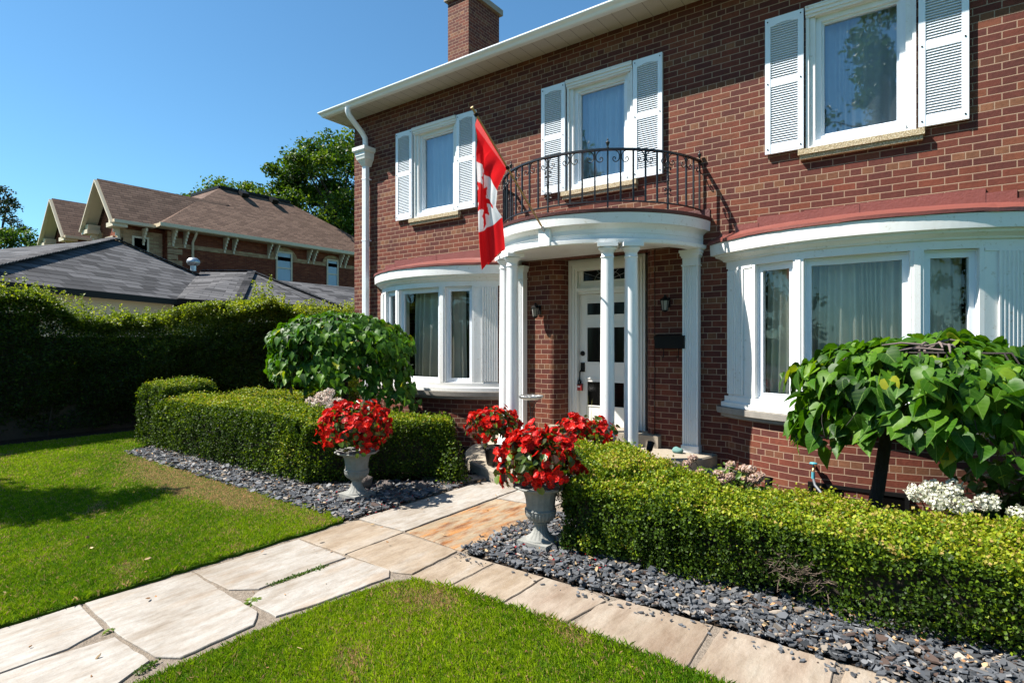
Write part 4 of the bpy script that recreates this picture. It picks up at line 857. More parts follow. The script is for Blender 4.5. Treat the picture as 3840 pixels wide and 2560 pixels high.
# ---- weeping redbuds
RB = [(0, (.012, .045, .005)), (.45, (.050, .150, .008)), (.8, (.14, .27, .012)), (1, (.36, .38, .03))]
M['redbud'] = leaf_mat('redbud_leaf', RB, .45, .32, .22, (1.7, 1.7, .4), (.16, .26, .06)); M['rbark'] = simple('dark_bark', (.035, .026, .022), .85, 25, .3, .6, dist=.02); M['branch'] = simple('greyish_branch', (.20, .15, .135), .8, 25, .2, .3)
def redbud(label, base, c, rx, ry, ztop, zlow, n, leaf, seed, lobes, trunk_top, bare=None, gaps=0.):
    root = thing('weeping_tree', label, 'tree', (base[0], base[1], 0), 'weeping umbrella trees'); r = np.random.default_rng(seed); rr = random.Random(seed)
    a = r.uniform(0, 6.283, n); f = r.random(n) ** .62; layer = r.exponential(.07, n)
    rad = f; dome = np.clip(1 - (rad * .95) ** 1.7, 0, 1) ** .72; skirt = r.random(n) < .42; 
    lob = 1 + sum(am * np.maximum(0, np.cos(a - ph)) ** 6 for ph, am, _ in lobes); low = zlow + sum(-dz * np.maximum(0, np.cos(a - ph)) ** 6 for ph, am, dz in lobes) + .05 * np.sin(a * 5 + seed)
    zs = low + (ztop - low) * np.where(skirt, r.random(n) * .62, .45 + .55 * dome); rad = np.where(skirt, .93 + .07 * np.sin(a * 7 + 1) + r.normal(size=n) * .035, rad)
    zz = (zs - low) / (ztop - low); rad = np.where(skirt, rad * np.sqrt(np.clip(1 - (np.clip(zz, 0, 1)) ** 1.7, 0, 1)), rad)
    bump = .05 * snoise(np.stack([np.cos(a) * rad, np.sin(a) * rad, zs], 1), 4., seed)
    P = np.stack([c[0] + np.cos(a) * rad * rx * lob, c[1] + np.sin(a) * rad * ry * lob, zs + bump * 1.2 - layer * .5], 1); N = nrmz(np.stack([np.cos(a) * rad, np.sin(a) * rad, np.where(skirt, .25, 1.15 - rad)], 1)); P -= N * layer[:, None] * .7
    if gaps: k = snoise(P, 5., seed + 9) > -gaps; P, N, a = P[k], N[k], a[k]
    if bare: k = ((P[:, 0] - bare[0]) ** 2 + (P[:, 1] - bare[1]) ** 2 > bare[2] ** 2) | (r.random(len(P)) < .12); P, N, a = P[k], N[k], a[k]
    m = len(P); nn = nrmz(N + r.normal(size=(m, 3)) * .42 + np.array([[0, 0, .35]])); D = nrmz(np.stack([N[:, 0] * .5, N[:, 1] * .5, np.full(m, -1.0)], 1) + r.normal(size=(m, 3)) * .38)
    curl = r.uniform(.4, 1.7, m); T = HEART.copy(); V = place(T, P, nn, D, leaf * (.38 + .82 * r.random(m) ** .8)); k_ = len(T)
    # individual folding of each blade
    Vr = V.reshape(m, k_, 3); Vr += (nn * ((curl - 1) * leaf)[:, None])[:, None, :] * np.abs(T[None, :, 0:1]) * .55
    F = (np.asarray(HEARTF)[None] + (np.arange(m) * k_)[:, None, None]).reshape(-1, 3); uv = np.tile(T[:, :2], (m, 1)); var = np.clip(.40 + .10 * snoise(P, 3., seed + 2) + r.normal(size=m) * .17 + (r.random(m) < .05) * .4, 0, 1)
    npmesh('crown', Vr.reshape(-1, 3), F, M['redbud'], root, var=np.repeat(var, k_), uv=uv, smooth=True)
    t = MB(); b = Vector((*base, -.02)); tt = Vector(trunk_top); t.tube([b, b.lerp(tt, .4) + Vector((.01, 0, 0)), b.lerp(tt, .75), tt], [.055, .047, .043, .035], 10); t.build('trunk', M['rbark'], root)
    br = MB()
    for k in range(26):
        an = k * 2.4; R_ = rr.uniform(.55, .92); e = Vector((c[0] + math.cos(an) * rx * R_, c[1] + math.sin(an) * ry * R_, zlow + (ztop - zlow) * .25)); p1 = tt + Vector((math.cos(an) * .25 * rx, math.sin(an) * .25 * ry, (ztop - tt.z) * .75)); p2 = Vector((c[0] + math.cos(an) * rx * R_ * .7, c[1] + math.sin(an) * ry * R_ * .7, ztop - .12))
        br.tube([tt, p1, p2, e], [.016, .012, .008, .003], 5, False)
    for k in range(60):
        an = rr.uniform(0, 6.28); q = rr.uniform(.2, .95); p = Vector((c[0] + math.cos(an) * rx * q, c[1] + math.sin(an) * ry * q, zlow + .12)); e = p + Vector((rr.uniform(-.08, .08), rr.uniform(-.08, .08), -rr.uniform(.08, .22))); br.tube([p, (p + e) / 2 + Vector((rr.uniform(-.03, .03), 0, 0)), e], [.004, .003, .0015], 4, False)
    br.build('branches', M['rbark'], root)
    if bare:
        bb = MB()
        for k in range(11):
            an = rr.uniform(0, 6.28); p = Vector((bare[0] + rr.uniform(-.8, .8) * bare[2], bare[1] + rr.uniform(-.8, .8) * bare[2], ztop - rr.uniform(.02, .12))); e = p + Vector((math.cos(an), math.sin(an), rr.uniform(-.25, .15))) * rr.uniform(.12, .3); mid = (p + e) / 2 + Vector((0, 0, rr.uniform(0, .03))); bb.tube([p, mid, e], [.010, .0085, .005], 6)
        bb.build('bare_branches', M['branch'], root)
redbud('dense dark-green umbrella tree by the left bow window', (-6.62, -1.72), (-6.82, -1.72), 1.16, .88, 2.03, 1.14, 4800, .096, 41, [(-.15, .30, .36), (2.6, .04, .26)], (-6.66, -1.72, 1.45))
redbud('heart-leaved umbrella tree with bare top branches by the right bow window', (-.40, -1.50), (.02, -1.56), .92, .76, 1.64, .98, 2000, .122, 42, [(-.5, .10, .30), (3.1, .14, .16)], (-.22, -1.54, 1.15), bare=(.06, -1.80, .13), gaps=.95)

# ================================================================ URNS, POTS, FLOWERS
M['urn'] = simple('weathered_stone', (.31, .31, .285), .85, 18, .35, .7, spec=.2); M['pot'] = simple('black_plastic_pot', (.018, .016, .015), .5, 10, .2, .1)
def urn():
    root = thing('garden_urn', 'fluted grey stone urn on a square foot beside the right box hedge', 'urn', (-2.46, -3.10, .02), 'stone urns flanking the walk')
    o = root['_o']; b = MB(); b.box(o[0] - .135, o[0] + .135, o[1] - .135, o[1] + .135, o[2] - .03, o[2] + .035); b.lathe(o, [(.118, .035), (.118, .045), (.10, .05)], 32); b.build('foot', M['urn'], root)
    s = MB(); fl = lambda k, z: (.06 if k % 4 == 0 else -.02 if k % 4 == 2 else 0)
    s.lathe(o, [(.10, .045), (.092, .055), (.072, .075), (.058, .10), (.050, .13), (.047, .15), (.050, .162)], 64, flute=fl); s.lathe(o, [(.05, .16), (.062, .163), (.062, .175), (.05, .178)], 32); s.build('stem', M['urn'], root)
    w = MB(); w.lathe(o, [(.048, .172), (.075, .182), (.100, .20), (.116, .225), (.121, .25), (.118, .262)], 96, flute=lambda k, z: (.028 if k % 4 in (0, 1) else -.035)); w.lathe(o, [(.116, .258), (.124, .262), (.124, .272), (.114, .276)], 48)
    w.lathe(o, [(.112, .274), (.113, .31), (.118, .36), (.130, .40), (.145, .425), (.162, .437)], 80, flute=lambda k, z: (.02 if k % 5 == 0 else -.012)); w.build('bowl', M['urn'], root)
    r = MB(); r.lathe(o, [(.158, .432), (.185, .438), (.212, .446), (.22, .456), (.214, .466), (.20, .462), (.16, .452), (.13, .44), (.01, .43)], 60, flute=lambda k, z: (.03 * math.cos(k * 2 * math.pi / 6) if True else 0)); r.build('rim', M['urn'], root)
    return root
u1 = urn(); u2 = dup(u1, (-4.74, -3.05, .02), 'fluted grey stone urn on a square foot in front of the left box hedge', 'stone urns flanking the walk')
M['begleaf'] = leaf_mat('bronze_leaf', [(0, (.06, .022, .010)), (.3, (.05, .06, .012)), (.7, (.08, .16, .015)), (1, (.22, .26, .03))], .35, .25, .5)
def petal_mat():
    t = NT('red_petals'); c = t.ramp(t.attr('var'), [(0, (.30, .004, .004)), (.5, (.62, .010, .008)), (.90, (.80, .035, .018)), (.93, (.85, .50, .04)), (1, (.85, .55, .05))]); return t.done(c, .45, None, 0, .3, .3)
M['red'] = petal_mat(); M['spike'] = leaf_mat('grass_leaf', [(0, (.05, .09, .01)), (.5, (.16, .22, .03)), (1, (.45, .40, .14))], .45, .3, .3)
def blades(mb_pts, root, name, mat, cx, cy, z, n, hmin, hmax, spread, seed, w=.006, droop=.5, var0=.5):
    r = np.random.default_rng(seed); V = []; F = []; va = []
    for i in range(n):
        h = r.uniform(hmin, hmax); az = r.uniform(0, 6.283); sp = spread * r.random() ** .7; bx, by = cx + .03 * r.normal(), cy + .03 * r.normal(); d = np.array([math.cos(az), math.sin(az)]); s = np.array([-d[1], d[0]]); k = len(V); vv = np.clip(var0 + r.normal() * .2, 0, 1)
        for j in range(7):
            f = j / 6; p = np.array([bx, by]) + d * sp * f ** 1.6; zz = z + h * (f - droop * (sp / max(spread, 1e-3)) * f ** 3 * .5); ww = w * (1 - f) ** .6 * .5
            V.append([*(p + s * ww), zz]); V.append([*(p - s * ww), zz]); va += [vv, vv]
        for j in range(6): F.append([k + 2 * j, k + 2 * j + 1, k + 2 * j + 3, k + 2 * j + 2])
    return npmesh(name, np.array(V), np.array(F), mat, root, var=np.array(va))
def begonia(label, c, rx, rz, seed, nf=150, nl=420, low=.02, spikes=0, group='red begonia plants', hup=.35):
    root = thing('begonia_plant', label, 'flowers', (c[0], c[1], c[2] - rz * .8), group); r = np.random.default_rng(seed)
    def shell(n, lo, hi):
        d = nrmz(r.normal(size=(n, 3))); d[:, 2] = np.where(d[:, 2] < -.55, -d[:, 2] * .6, d[:, 2]); d = nrmz(d); rr_ = r.uniform(lo, hi, n) * (1 + .16 * snoise(d, 2.6, seed))
        return np.array(c)[None] + d * rr_[:, None] * np.array([[rx, rx, rz]]), d
    P, N = shell(nl, .35, 1.04); T = np.array([(0, 0, 0), (.42, .3, .1), (.30, .75, .03), (0, 1, -.1), (-.34, .7, .03), (-.36, .25, .1)]); m = len(P)
    V, F = cloud(T, [(0, 1, 2, 3), (0, 3, 4, 5)], P, nrmz(N + r.normal(size=(m, 3)) * .5), nrmz(N * .4 + np.array([[0, 0, -.4]]) + r.normal(size=(m, 3)) * .6), .062 * r.uniform(.6, 1.3, m)); npmesh('leaves', V, F, M['begleaf'], root, var=np.repeat(np.clip(r.normal(.42, .24, m), 0, 1), 6))
    Pc, Nc = shell(nf // 4 + 4, .78, 1.05); PP = []; NN_ = []
    for i in range(len(Pc)):
        k = r.integers(4, 8); PP.append(Pc[i] + r.normal(size=(k, 3)) * rx * .085); NN_.append(nrmz(Nc[i] + r.normal(size=(k, 3)) * .55))
    P = np.concatenate(PP); N = np.concatenate(NN_); m = len(P); sz = .030 * r.uniform(.7, 1.25, m)
    petal = np.array([(0, 0, 0), (.55, .35, .30), (.40, 1.0, .42), (-.40, 1.0, .42), (-.55, .35, .30)])
    VV = []; FF = []; va = []; base = 0; ref = nrmz(np.cross(N, np.array([[.3, .2, .9]]) + r.normal(size=(m, 3)) * .2)); oth = np.cross(N, ref); bright = np.clip(r.normal(.58, .28, m), 0, .89)
    for q in range(5):
        a = q * 6.283 / 5 + .2 * r.normal(size=(m, 1)); D = ref * np.cos(a) + oth * np.sin(a); V, F = cloud(petal * np.array([[1, 1, .6 + .4 * (q % 2)]]), [(0, 1, 2, 3), ], P, nrmz(N + D * .1), D, sz); V2, F2 = cloud(petal, [(0, 3, 4, 0)], P, N, D, sz)
        FF.append(F + base); FF.append((np.array([(0, 2, 3, 4)])[None] + (np.arange(m) * 5)[:, None, None]).reshape(-1, 4) + base); VV.append(V); va.append(np.repeat(bright, 5)); base += len(V)
    V, F = cloud(np.array([(-.2, -.2, .14), (.2, -.2, .14), (.2, .2, .14), (-.2, .2, .14)]), [(0, 1, 2, 3)], P, N, ref, sz); keepc = r.random(m) < .7; va.append(np.repeat(np.where(keepc, .90, .4), 4)); VV.append(V); FF.append(F + base)
    npmesh('blossoms', np.concatenate(VV), np.concatenate(FF), M['red'], root, var=np.concatenate(va))
    if spikes: blades(None, root, 'grass_spikes', M['spike'], c[0], c[1], c[2] - .05, spikes, rz * 1.1, rz * 1.1 + hup, .32, seed + 5, .007, .35, .6)
    return root
begonia('big red begonia ball spilling over the left urn', (-4.74, -3.05, .69), .36, .275, 51, 330, 620, spikes=9, hup=.18)
begonia('big red begonia ball spilling over the right urn', (-2.46, -3.10, .635), .325, .255, 52, 330, 620, spikes=7, hup=.10)
def pot(loc, label):
    root = thing('plant_pot', label, 'pot', loc, 'black pots on the porch step'); m = MB(); m.lathe(loc, [(.001, .0), (.095, .0), (.105, .01), (.135, .185), (.15, .19), (.152, .215), (.140, .218), (.135, .20), (.01, .195)], 32); m.build('pot_body', M['pot'], root); return root
p1 = pot((-4.17, -1.46, .135), 'black plastic pot on the left of the round porch step'); 
dup(p1, (-2.93, -1.46, .135), 'black plastic pot on the right of the round porch step, hidden behind the hedge', 'black pots on the porch step')
begonia('loose red begonias growing from the left pot on the porch step', (-4.17, -1.46, .56), .31, .24, 53, 190, 380, spikes=8, hup=.12)
begonia('red begonias with tall grass spikes behind the right box hedge', (-2.93, -1.46, .60), .34, .20, 54, 200, 380, spikes=16, hup=.35)

# ---- hydrangeas and other shrubs
M['hydleaf'] = leaf_mat('hydrangea_leaf', [(0, (.03, .07, .01)), (.5, (.08, .16, .015)), (1, (.26, .34, .04))], .45, .3, .35)
def bloom_mat(name, a, b, c): return leaf_mat(name, [(0, a), (.5, b), (1, c)], .6, .3, .2, (1.1, 1.1, 1.1))
M['bl_w'] = bloom_mat('white_blooms', (.45, .48, .25), (.78, .76, .62), (.85, .84, .78)); M['bl_p'] = bloom_mat('pink_blooms', (.32, .26, .06), (.62, .42, .34), (.74, .60, .54)); M['bl_m'] = bloom_mat('pink_white_blooms', (.60, .34, .30), (.72, .60, .52), (.82, .80, .70))
def hydrangea(label, c, rx, ry, h, heads, hs, mat, seed, nl=420, ls=.075):
    root = thing('hydrangea', label, 'shrub', (c[0], c[1], 0)); r = np.random.default_rng(seed)
    d = nrmz(r.normal(size=(nl, 3))); d[:, 2] = np.abs(d[:, 2]); P = np.array([c[0], c[1], c[2]])[None] + d * (r.uniform(.5, 1, (nl, 1))) * np.array([[rx, ry, h]]); T = np.array([(0, 0, 0), (.28, .3, .06), (.24, .68, .03), (0, 1, -.12), (-.24, .68, .03), (-.28, .3, .06)])
    V, F = cloud(T, [(0, 1, 2, 3), (0, 3, 4, 5)], P, nrmz(d * .5 + np.array([[0, 0, .8]]) + r.normal(size=(nl, 3)) * .4), nrmz(d + r.normal(size=(nl, 3)) * .4), ls * r.uniform(.6, 1.2, nl)); npmesh('leaves', V, F, M['hydleaf'], root, var=np.repeat(np.clip(r.normal(.5, .22, nl), 0, 1), 6))
    for (hx, hy, hz) in heads:
        n = 230; q = nrmz(r.normal(size=(n, 3))); Q = q * r.uniform(.55, 1.0, (n, 1)) * np.array([[hs, hs, hs * .8]]) + np.array([[hx, hy, hz]]); V, F = cloud(np.array([(-.5, -.5, 0), (.5, -.5, .1), (.5, .5, 0), (-.5, .5, .1)]), [(0, 1, 2, 3)], Q, nrmz(q + r.normal(size=(n, 3)) * .7), nrmz(r.normal(size=(n, 3))), .016 * r.uniform(.6, 1.2, n)); npmesh('bloom', V, F, mat, root, var=np.repeat(np.clip(r.normal(.55, .25, n), 0, 1), 4))
    st = MB(); rr = random.Random(seed)
    for (hx, hy, hz) in heads: st.tube([(c[0] + rr.uniform(-.05, .05), c[1] + rr.uniform(-.05, .05), -.02), ((c[0] + hx) / 2, (c[1] + hy) / 2, hz * .55), (hx, hy, hz)], [.006, .005, .003], 5)
    st.build('stems', M['twig'], root); return root
hydrangea('pink and white hydrangea behind the left box hedge, above the left urn', (-5.96, -2.42, .52), .34, .20, .36, [(-6.26, -2.54, .85), (-6.12, -2.50, .92), (-5.97, -2.48, .97), (-5.90, -2.55, .88), (-6.08, -2.58, .84), (-5.77, -2.50, .87), (-5.65, -2.45, .81), (-5.83, -2.56, .82)], .075, M['bl_m'], 61)
rh_ = random.Random(9)
hydrangea('pale pink hydrangea between the right hedge and the dark brick wall', (-1.50, -1.42, .14), .44, .30, .34, [(-1.5 + rh_.uniform(-.42, .40), -1.45 + rh_.uniform(-.2, .2), .40 + rh_.uniform(-.05, .10)) for _ in range(20)], .045, M['bl_p'], 62, 520, .07)
hydrangea('white hydrangea heads behind the right hedge near the frame edge', (.18, -2.02, .1), .34, .22, .44, [(-.06, -2.24, .60), (.02, -2.22, .64), (.11, -2.24, .63), (.05, -2.32, .58), (.17, -2.30, .57), (.30, -2.24, .60), (.13, -2.18, .65)], .072, M['bl_w'], 63, 360, .085)
hydrangea('cream hydrangea head at the extreme right end of the hedge', (.5, -2.15, .1), .2, .2, .40, [(.46, -2.25, .55)], .08, M['bl_w'], 64, 120, .085)
def ogr(label, c, n, h0, h1, sp, seed, v=.5):
    root = thing('ornamental_grass', label, 'grass plant', (c[0], c[1], 0)); blades(None, root, 'leaf_blades', M['spike'], c[0], c[1], 0, n, h0, h1, sp, seed, .007, .6, v)
ogr('clump of tall ornamental grass under the left umbrella tree', (-6.15, -1.35), 150, .7, 1.15, .5, 71, .45)
ogr('fine dark ornamental grass by the right end of the bow window', (.75, -.85), 120, 1.0, 1.6, .55, 72, .2)
def bush(label, c, rx, ry, h, n, leaf, seed, mat, name='leafy_shrub', cat='shrub'):
    root = thing(name, label, cat, (c[0], c[1], 0)); r = np.random.default_rng(seed); d = nrmz(r.normal(size=(n, 3))); d[:, 2] = np.abs(d[:, 2]); P = np.array([[c[0], c[1], .02]]) + d * (r.uniform(.4, 1, (n, 1)) * (1 + .2 * snoise(d, 3, seed))[:, None]) * np.array([[rx, ry, h]])
    V, F = cloud(LEAF4 * np.array([[1.3, 1, 1]]), LEAF4F, P, nrmz(d + r.normal(size=(n, 3)) * .6), nrmz(r.normal(size=(n, 3)) + np.array([[0, 0, -.3]])), leaf * r.uniform(.6, 1.2, n)); npmesh('foliage', V, F, mat, root, var=np.repeat(np.clip(r.normal(.3, .18, n), 0, 1), 4))
    st = MB(); rr = random.Random(seed)
    for k in range(8): st.tube([(c[0], c[1], -.02), (c[0] + rr.uniform(-.5, .5) * rx, c[1] + rr.uniform(-.5, .5) * ry, h * .7)], [.01, .004], 5)
    st.build('stems', M['twig'], root)
bush('loose little green shrub at the porch end of the left hedge', (-4.38, -2.0), .22, .20, .46, 1500, .030, 24, M['boxleaf'])
bush('dark leafy shrub under the right umbrella tree at the frame edge', (.62, -1.15), .5, .4, .75, 900, .09, 73, M['hydleaf'])
# weeds in the walk
def weed(label, c, n, L, seed):
    root = thing('weed', label, 'weed', (c[0], c[1], 0)); r = np.random.default_rng(seed); az = np.linspace(0, 6.28, n, endpoint=False) + r.normal(size=n) * .3; D = np.stack([np.cos(az), np.sin(az), r.uniform(.3, 1.2, n)], 1); T = np.array([(0, 0, 0), (.16, .35, .03), (.13, .72, .0), (0, 1, -.15), (-.13, .72, .0), (-.16, .35, .03)])
    V, F = cloud(T, [(0, 1, 2, 3), (0, 3, 4, 5)], np.array([[c[0], c[1], .01]]) + np.zeros((n, 3)), np.tile([[0, 0, 1.]], (n, 1)) + D * .2, nrmz(D), L * r.uniform(.6, 1.1, n)); npmesh('leaves', V, F, M['hydleaf'], root, var=np.repeat(r.uniform(.5, .95, n), 6))
weed('small green weed sprouting at the broken corner in the middle of the walk', (-3.37, -4.93), 9, .10, 81); weed('tiny weed in the sandy joint near the bottom left', (-3.66, -5.61), 7, .05, 82)
ms = np.concatenate([np.stack([np.linspace(-3.49, -3.47, 500), np.linspace(-4.75, -4.35, 500)], 1) + rng.normal(size=(500, 2)) * .012, np.stack([np.linspace(-3.12, -3.08, 120), np.linspace(-5.60, -5.70, 120)], 1) + rng.normal(size=(120, 2)) * .012])
V, F = cloud(LEAF4, LEAF4F, np.concatenate([ms, np.full((len(ms), 1), .004)], 1), nrmz(rng.normal(size=(len(ms), 3)) + np.array([[0, 0, 1.]])), nrmz(rng.normal(size=(len(ms), 3)) + np.array([[0, 0, .8]])), .013 * rng.uniform(.6, 1.5, len(ms)))
o = npmesh('joint_moss', V, F, M['hydleaf'], var=np.repeat(rng.uniform(.1, .7, len(ms)), 4)); o['kind'] = 'stuff'; o['label'] = 'moss and tiny weeds in the joints of the walk'

# ================================================================ SMALL THINGS AT THE PORCH
t = thing('bird_bath', 'shell-edged metal bird bath on curved legs standing on the porch', 'bird bath', (-4.36, -.42, .281)); o = t['_o']
m = MB(); m.lathe(o, [(.01, .52), (.09, .525), (.15, .555), (.165, .585), (.158, .588), (.14, .562), (.08, .535), (.01, .53)], 48, flute=lambda k, z: (.07 * math.sin(k * math.pi * 14 / 24) if z > .54 else 0)); m.build('basin', M['galv'], t)
for k in range(3):
    a = R(40 + 120 * k); dx_, dy_ = math.cos(a), math.sin(a); m = MB(); m.tube([(o[0] + dx_ * r_, o[1] + dy_ * r_, o[2] + z) for r_, z in ((.10, .54), (.055, .48), (.02, .40), (.012, .34), (.03, .24), (.075, .15), (.10, .08), (.115, 0))], .006, 6); m.build('leg', M['iron'], t)
m = MB(); m.tube([(o[0] + .085 * math.cos(a), o[1] + .085 * math.sin(a), o[2] + .12) for a in np.linspace(0, 6.283, 24)], .004, 5, False); m.build('ring', M['iron'], t)
M['lampglass'] = simple('seeded_glass', (.30, .29, .26), .15, 40, .2, .3)
def lantern(x, z, label):
    L = (x, -.02, z); t = thing('wall_lantern', label, 'lantern', L, 'black wall lanterns by the door'); y = -.115
    m = MB(); m.hexa((x, -.012, z + .03), (.028, 0, 0), (0, .010, 0), (0, 0, .06)); m.tube([(x, -.02, z + .05), (x, -.06, z + .10), (x, -.10, z + .115), (x, y, z + .09)], .008, 6); m.build('bracket', M['black'], t)
    m = MB(); m.lathe((x, y, z), [(.004, .125), (.012, .115), (.01, .10), (.045, .075), (.060, .055), (.058, .048), (.0, .05)], 6, smooth=False); m.lathe((x, y, z), [(.0, -.095), (.018, -.09), (.036, -.075), (.036, -.068), (.0, -.066)], 6, smooth=False)
    for k in range(6): a = R(60 * k); m.tube([(x + .052 * math.sin(a), y - .052 * math.cos(a), z + .05), (x + .036 * math.sin(a), y - .036 * math.cos(a), z - .07)], .0035, 4)
    m.build('cage', M['black'], t); m = MB(); m.lathe((x, y, z), [(.048, .048), (.033, -.066)], 6, smooth=False); m.build('lantern_glass', M['lampglass'], t)
lantern(-4.50, 2.02, 'black wall lantern on the sunlit brick left of the door'); lantern(-2.60, 2.05, 'black wall lantern in shade right of the door, above the mailbox')
t = thing('mailbox', 'black metal wall mailbox with two newspaper hooks right of the door', 'mailbox', (-2.55, -.06, 1.52)); m = MB(); m.box(-2.73, -2.36, -.115, -.002, 1.515, 1.655); m.build('mailbox_body', M['black'], t)
m = MB(); m.hexa((-2.545, -.066, 1.675), (.192, 0, 0), (0, .064, .012), (0, -.0008, .004)); m.box(-2.737, -2.353, -.124, -.118, 1.62, 1.665); m.build('lid', M['black'], t)
for x in (-2.64, -2.45): m = MB(); m.tube([(x, -.05, 1.515), (x, -.05, 1.43), (x, -.07, 1.40), (x, -.10, 1.405), (x, -.11, 1.43)], .005, 5); m.build('hook', M['black'], t)
M['redplastic'] = simple('red_plastic', (.42, .015, .012), .4, 10, .1, 0)
t = thing('lock_box', 'red and black padlock box hanging from the door handle', 'lock box', (-3.99, .26, .96)); m = MB(); m.box(-4.028, -3.955, .235, .272, .91, 1.0); m.build('box_body', M['redplastic'], t)
m = MB(); m.box(-4.03, -3.953, .274, .282, .905, 1.005); m.tube([(-4.012, .26, 1.0), (-4.012, .26, 1.045), (-3.99, .26, 1.065), (-3.97, .26, 1.045), (-3.97, .26, 1.0)], .007, 6); m.box(-4.026, -3.957, .232, .236, .985, 1.0); m.build('shackle', M['black'], t)
m = MB(); m.box(-4.012, -3.97, .2335, .2345, .955, .972); m.build('sticker', M['white'], t)
M['teal'] = simple('turquoise_rock', (.12, .26, .24), .8, 12, .3, .8); M['rock'] = simple('grey_brown_rock', (.17, .14, .125), .9, 14, .35, .9, dist=.02)
def rock(label, c, s, seed, mat, name='rock'):
    r = np.random.default_rng(seed); m = MB(); prof = [(.01, 0)] + [(math.sin(a), -math.cos(a) * .5 + .5) for a in np.linspace(.3, 2.9, 7)] + [(.01, 1)]; m.lathe((0, 0, 0), prof, 12, smooth=True)
    V = np.array(m.v); V *= (1 + .16 * snoise(V, 3, seed))[:, None]; m.v = [(c[0] + v[0] * s[0], c[1] + v[1] * s[1], c[2] + v[2] * s[2] - .01) for v in V]; tag(m.build(name, mat, org=Vector(c)), label, 'rock')
rock('turquoise rock on the porch floor beside the right pilaster', (-2.40, -.22, .281), (.075, .055, .075), 5, M['teal'])
rock('largest angular rock at the foot of the hedge behind the left urn', (-4.98, -2.78, 0), (.13, .10, .17), 6, M['rock']); rock('reddish rock right of the largest rock behind the left urn', (-4.76, -2.66, 0), (.10, .08, .11), 7, M['rock']); rock('low flat rock at the shaded end of the left hedge', (-4.45, -2.42, 0), (.09, .09, .09), 8, M['rock'])
def spot(label, c, aim, stake):
    t = thing('garden_spotlight', label, 'spotlight', c, 'black garden spotlights'); c = Vector(c); aim = Vector(aim).normalized(); m = MB(); m.tube([c - aim * .055, c - aim * .04, c + aim * .03, c + aim * .045], [.018, .032, .034, .038], 16); m.build('lamp_head', M['black'], t)
    m = MB(); m.tube([c, c + Vector((0, 0, -stake))], .008, 6); m.build('stake', M['black'], t)
spot('black spotlight above the hedge top in front of the right porch column', (-2.30, -1.30, .53), (.05, .5, .9), .45); spot('black spotlight on the ground beside the pink hydrangea', (-1.22, -1.06, .27), (0, .4, .9), .27)
M['tapblue'] = simple('blue_plastic', (.10, .42, .52), .4, 20, .15, 0); M['hose'] = simple('grey_hose', (.16, .17, .19), .45, 12, .1, 0)
t = thing('garden_tap', 'blue-handled garden tap on the brick under the right bow window', 'tap', (-.92, -.48, .36)); m = MB(); m.tube([(-.92, -.38, .35), (-.92, -.50, .35), (-.92, -.53, .33), (-.92, -.53, .30)], .014, 8); m.build('spout', M['brass'], t)
m = MB(); m.lathe((-.92, -.51, .385), [(.001, .018), (.034, .014), (.036, .0), (.01, -.004)], 12, flute=lambda k, z: .12 * math.cos(k * math.pi)); m.tube([(-.92, -.51, .35), (-.92, -.51, .39)], .006, 6); m.tube([(-.92, -.53, .31), (-.92, -.53, .245)], .017, 8); m.build('tap_handle', M['tapblue'], t)
m = MB(); m.tube([(-.92, -.53, .25), (-.90, -.56, .19), (-.83, -.63, .13), (-.70, -.75, .085), (-.45, -.88, .07), (-.1, -.93, .085), (.2, -1.05, .09), (.4, -1.2, .07), (.6, -1.3, .05)], .0135, 8); m.tube([(-.72, -.93, .06), (-.35, -1.0, .06), (.1, -1.08, .065), (.5, -1.25, .05)], .0135, 8); o = m.build('garden_hose', M['hose'], org=Vector((-.6, -.8, .02))); tag(o, 'grey garden hose running from the tap behind the right hedge', 'hose')
m = MB(); m.lathe((0, 0, 0), [(.05, 0), (.05, .34), (.04, .34), (.04, 0)], 16, 0, 180); mm = MB(); mm.faces([(-1.12 + v[2], -.78 + v[0] - v[2] * .25, .03 - v[1] * .9) for v in m.v], m.f); tag(mm.build('clay_pipe', M['stone'], org=Vector((-1.0, -.8, 0))), 'half-round clay pipe lying on the bed near the spotlight', 'pipe')
M['shade'] = simple('dark_window_surface', (.03, .03, .03), .3, 5, .2, 0)
bw = MB(); cxb = BAYS[1]
def chord(x): return (cxb + x, yb - math.sqrt((Rb + .004) ** 2 - x * x))
a_, c_ = chord(-.40), chord(.44); T_ = Vector((c_[0] - a_[0], c_[1] - a_[1])); w_ = T_.length; T_.normalize(); N_ = Vector((T_.y, -T_.x)); ring(bw, (a_[0] + N_.x * .03, a_[1] + N_.y * .03), T_, N_, w_, .0, .19, .035, -.03, .012); bo_ = bw.build('basement_window', M['black'], house)
p = MB(); pane_q(p, (a_[0] + N_.x * .03, a_[1] + N_.y * .03), T_, N_, .02, w_ - .02, .02, .17, 0.); p.build('pane', M['glass_dark'], bo_)
m = MB(); m.box(-8.03, -7.96, -.09, -.002, .52, .64); m.build('outlet_box', M['vinyl'], house)

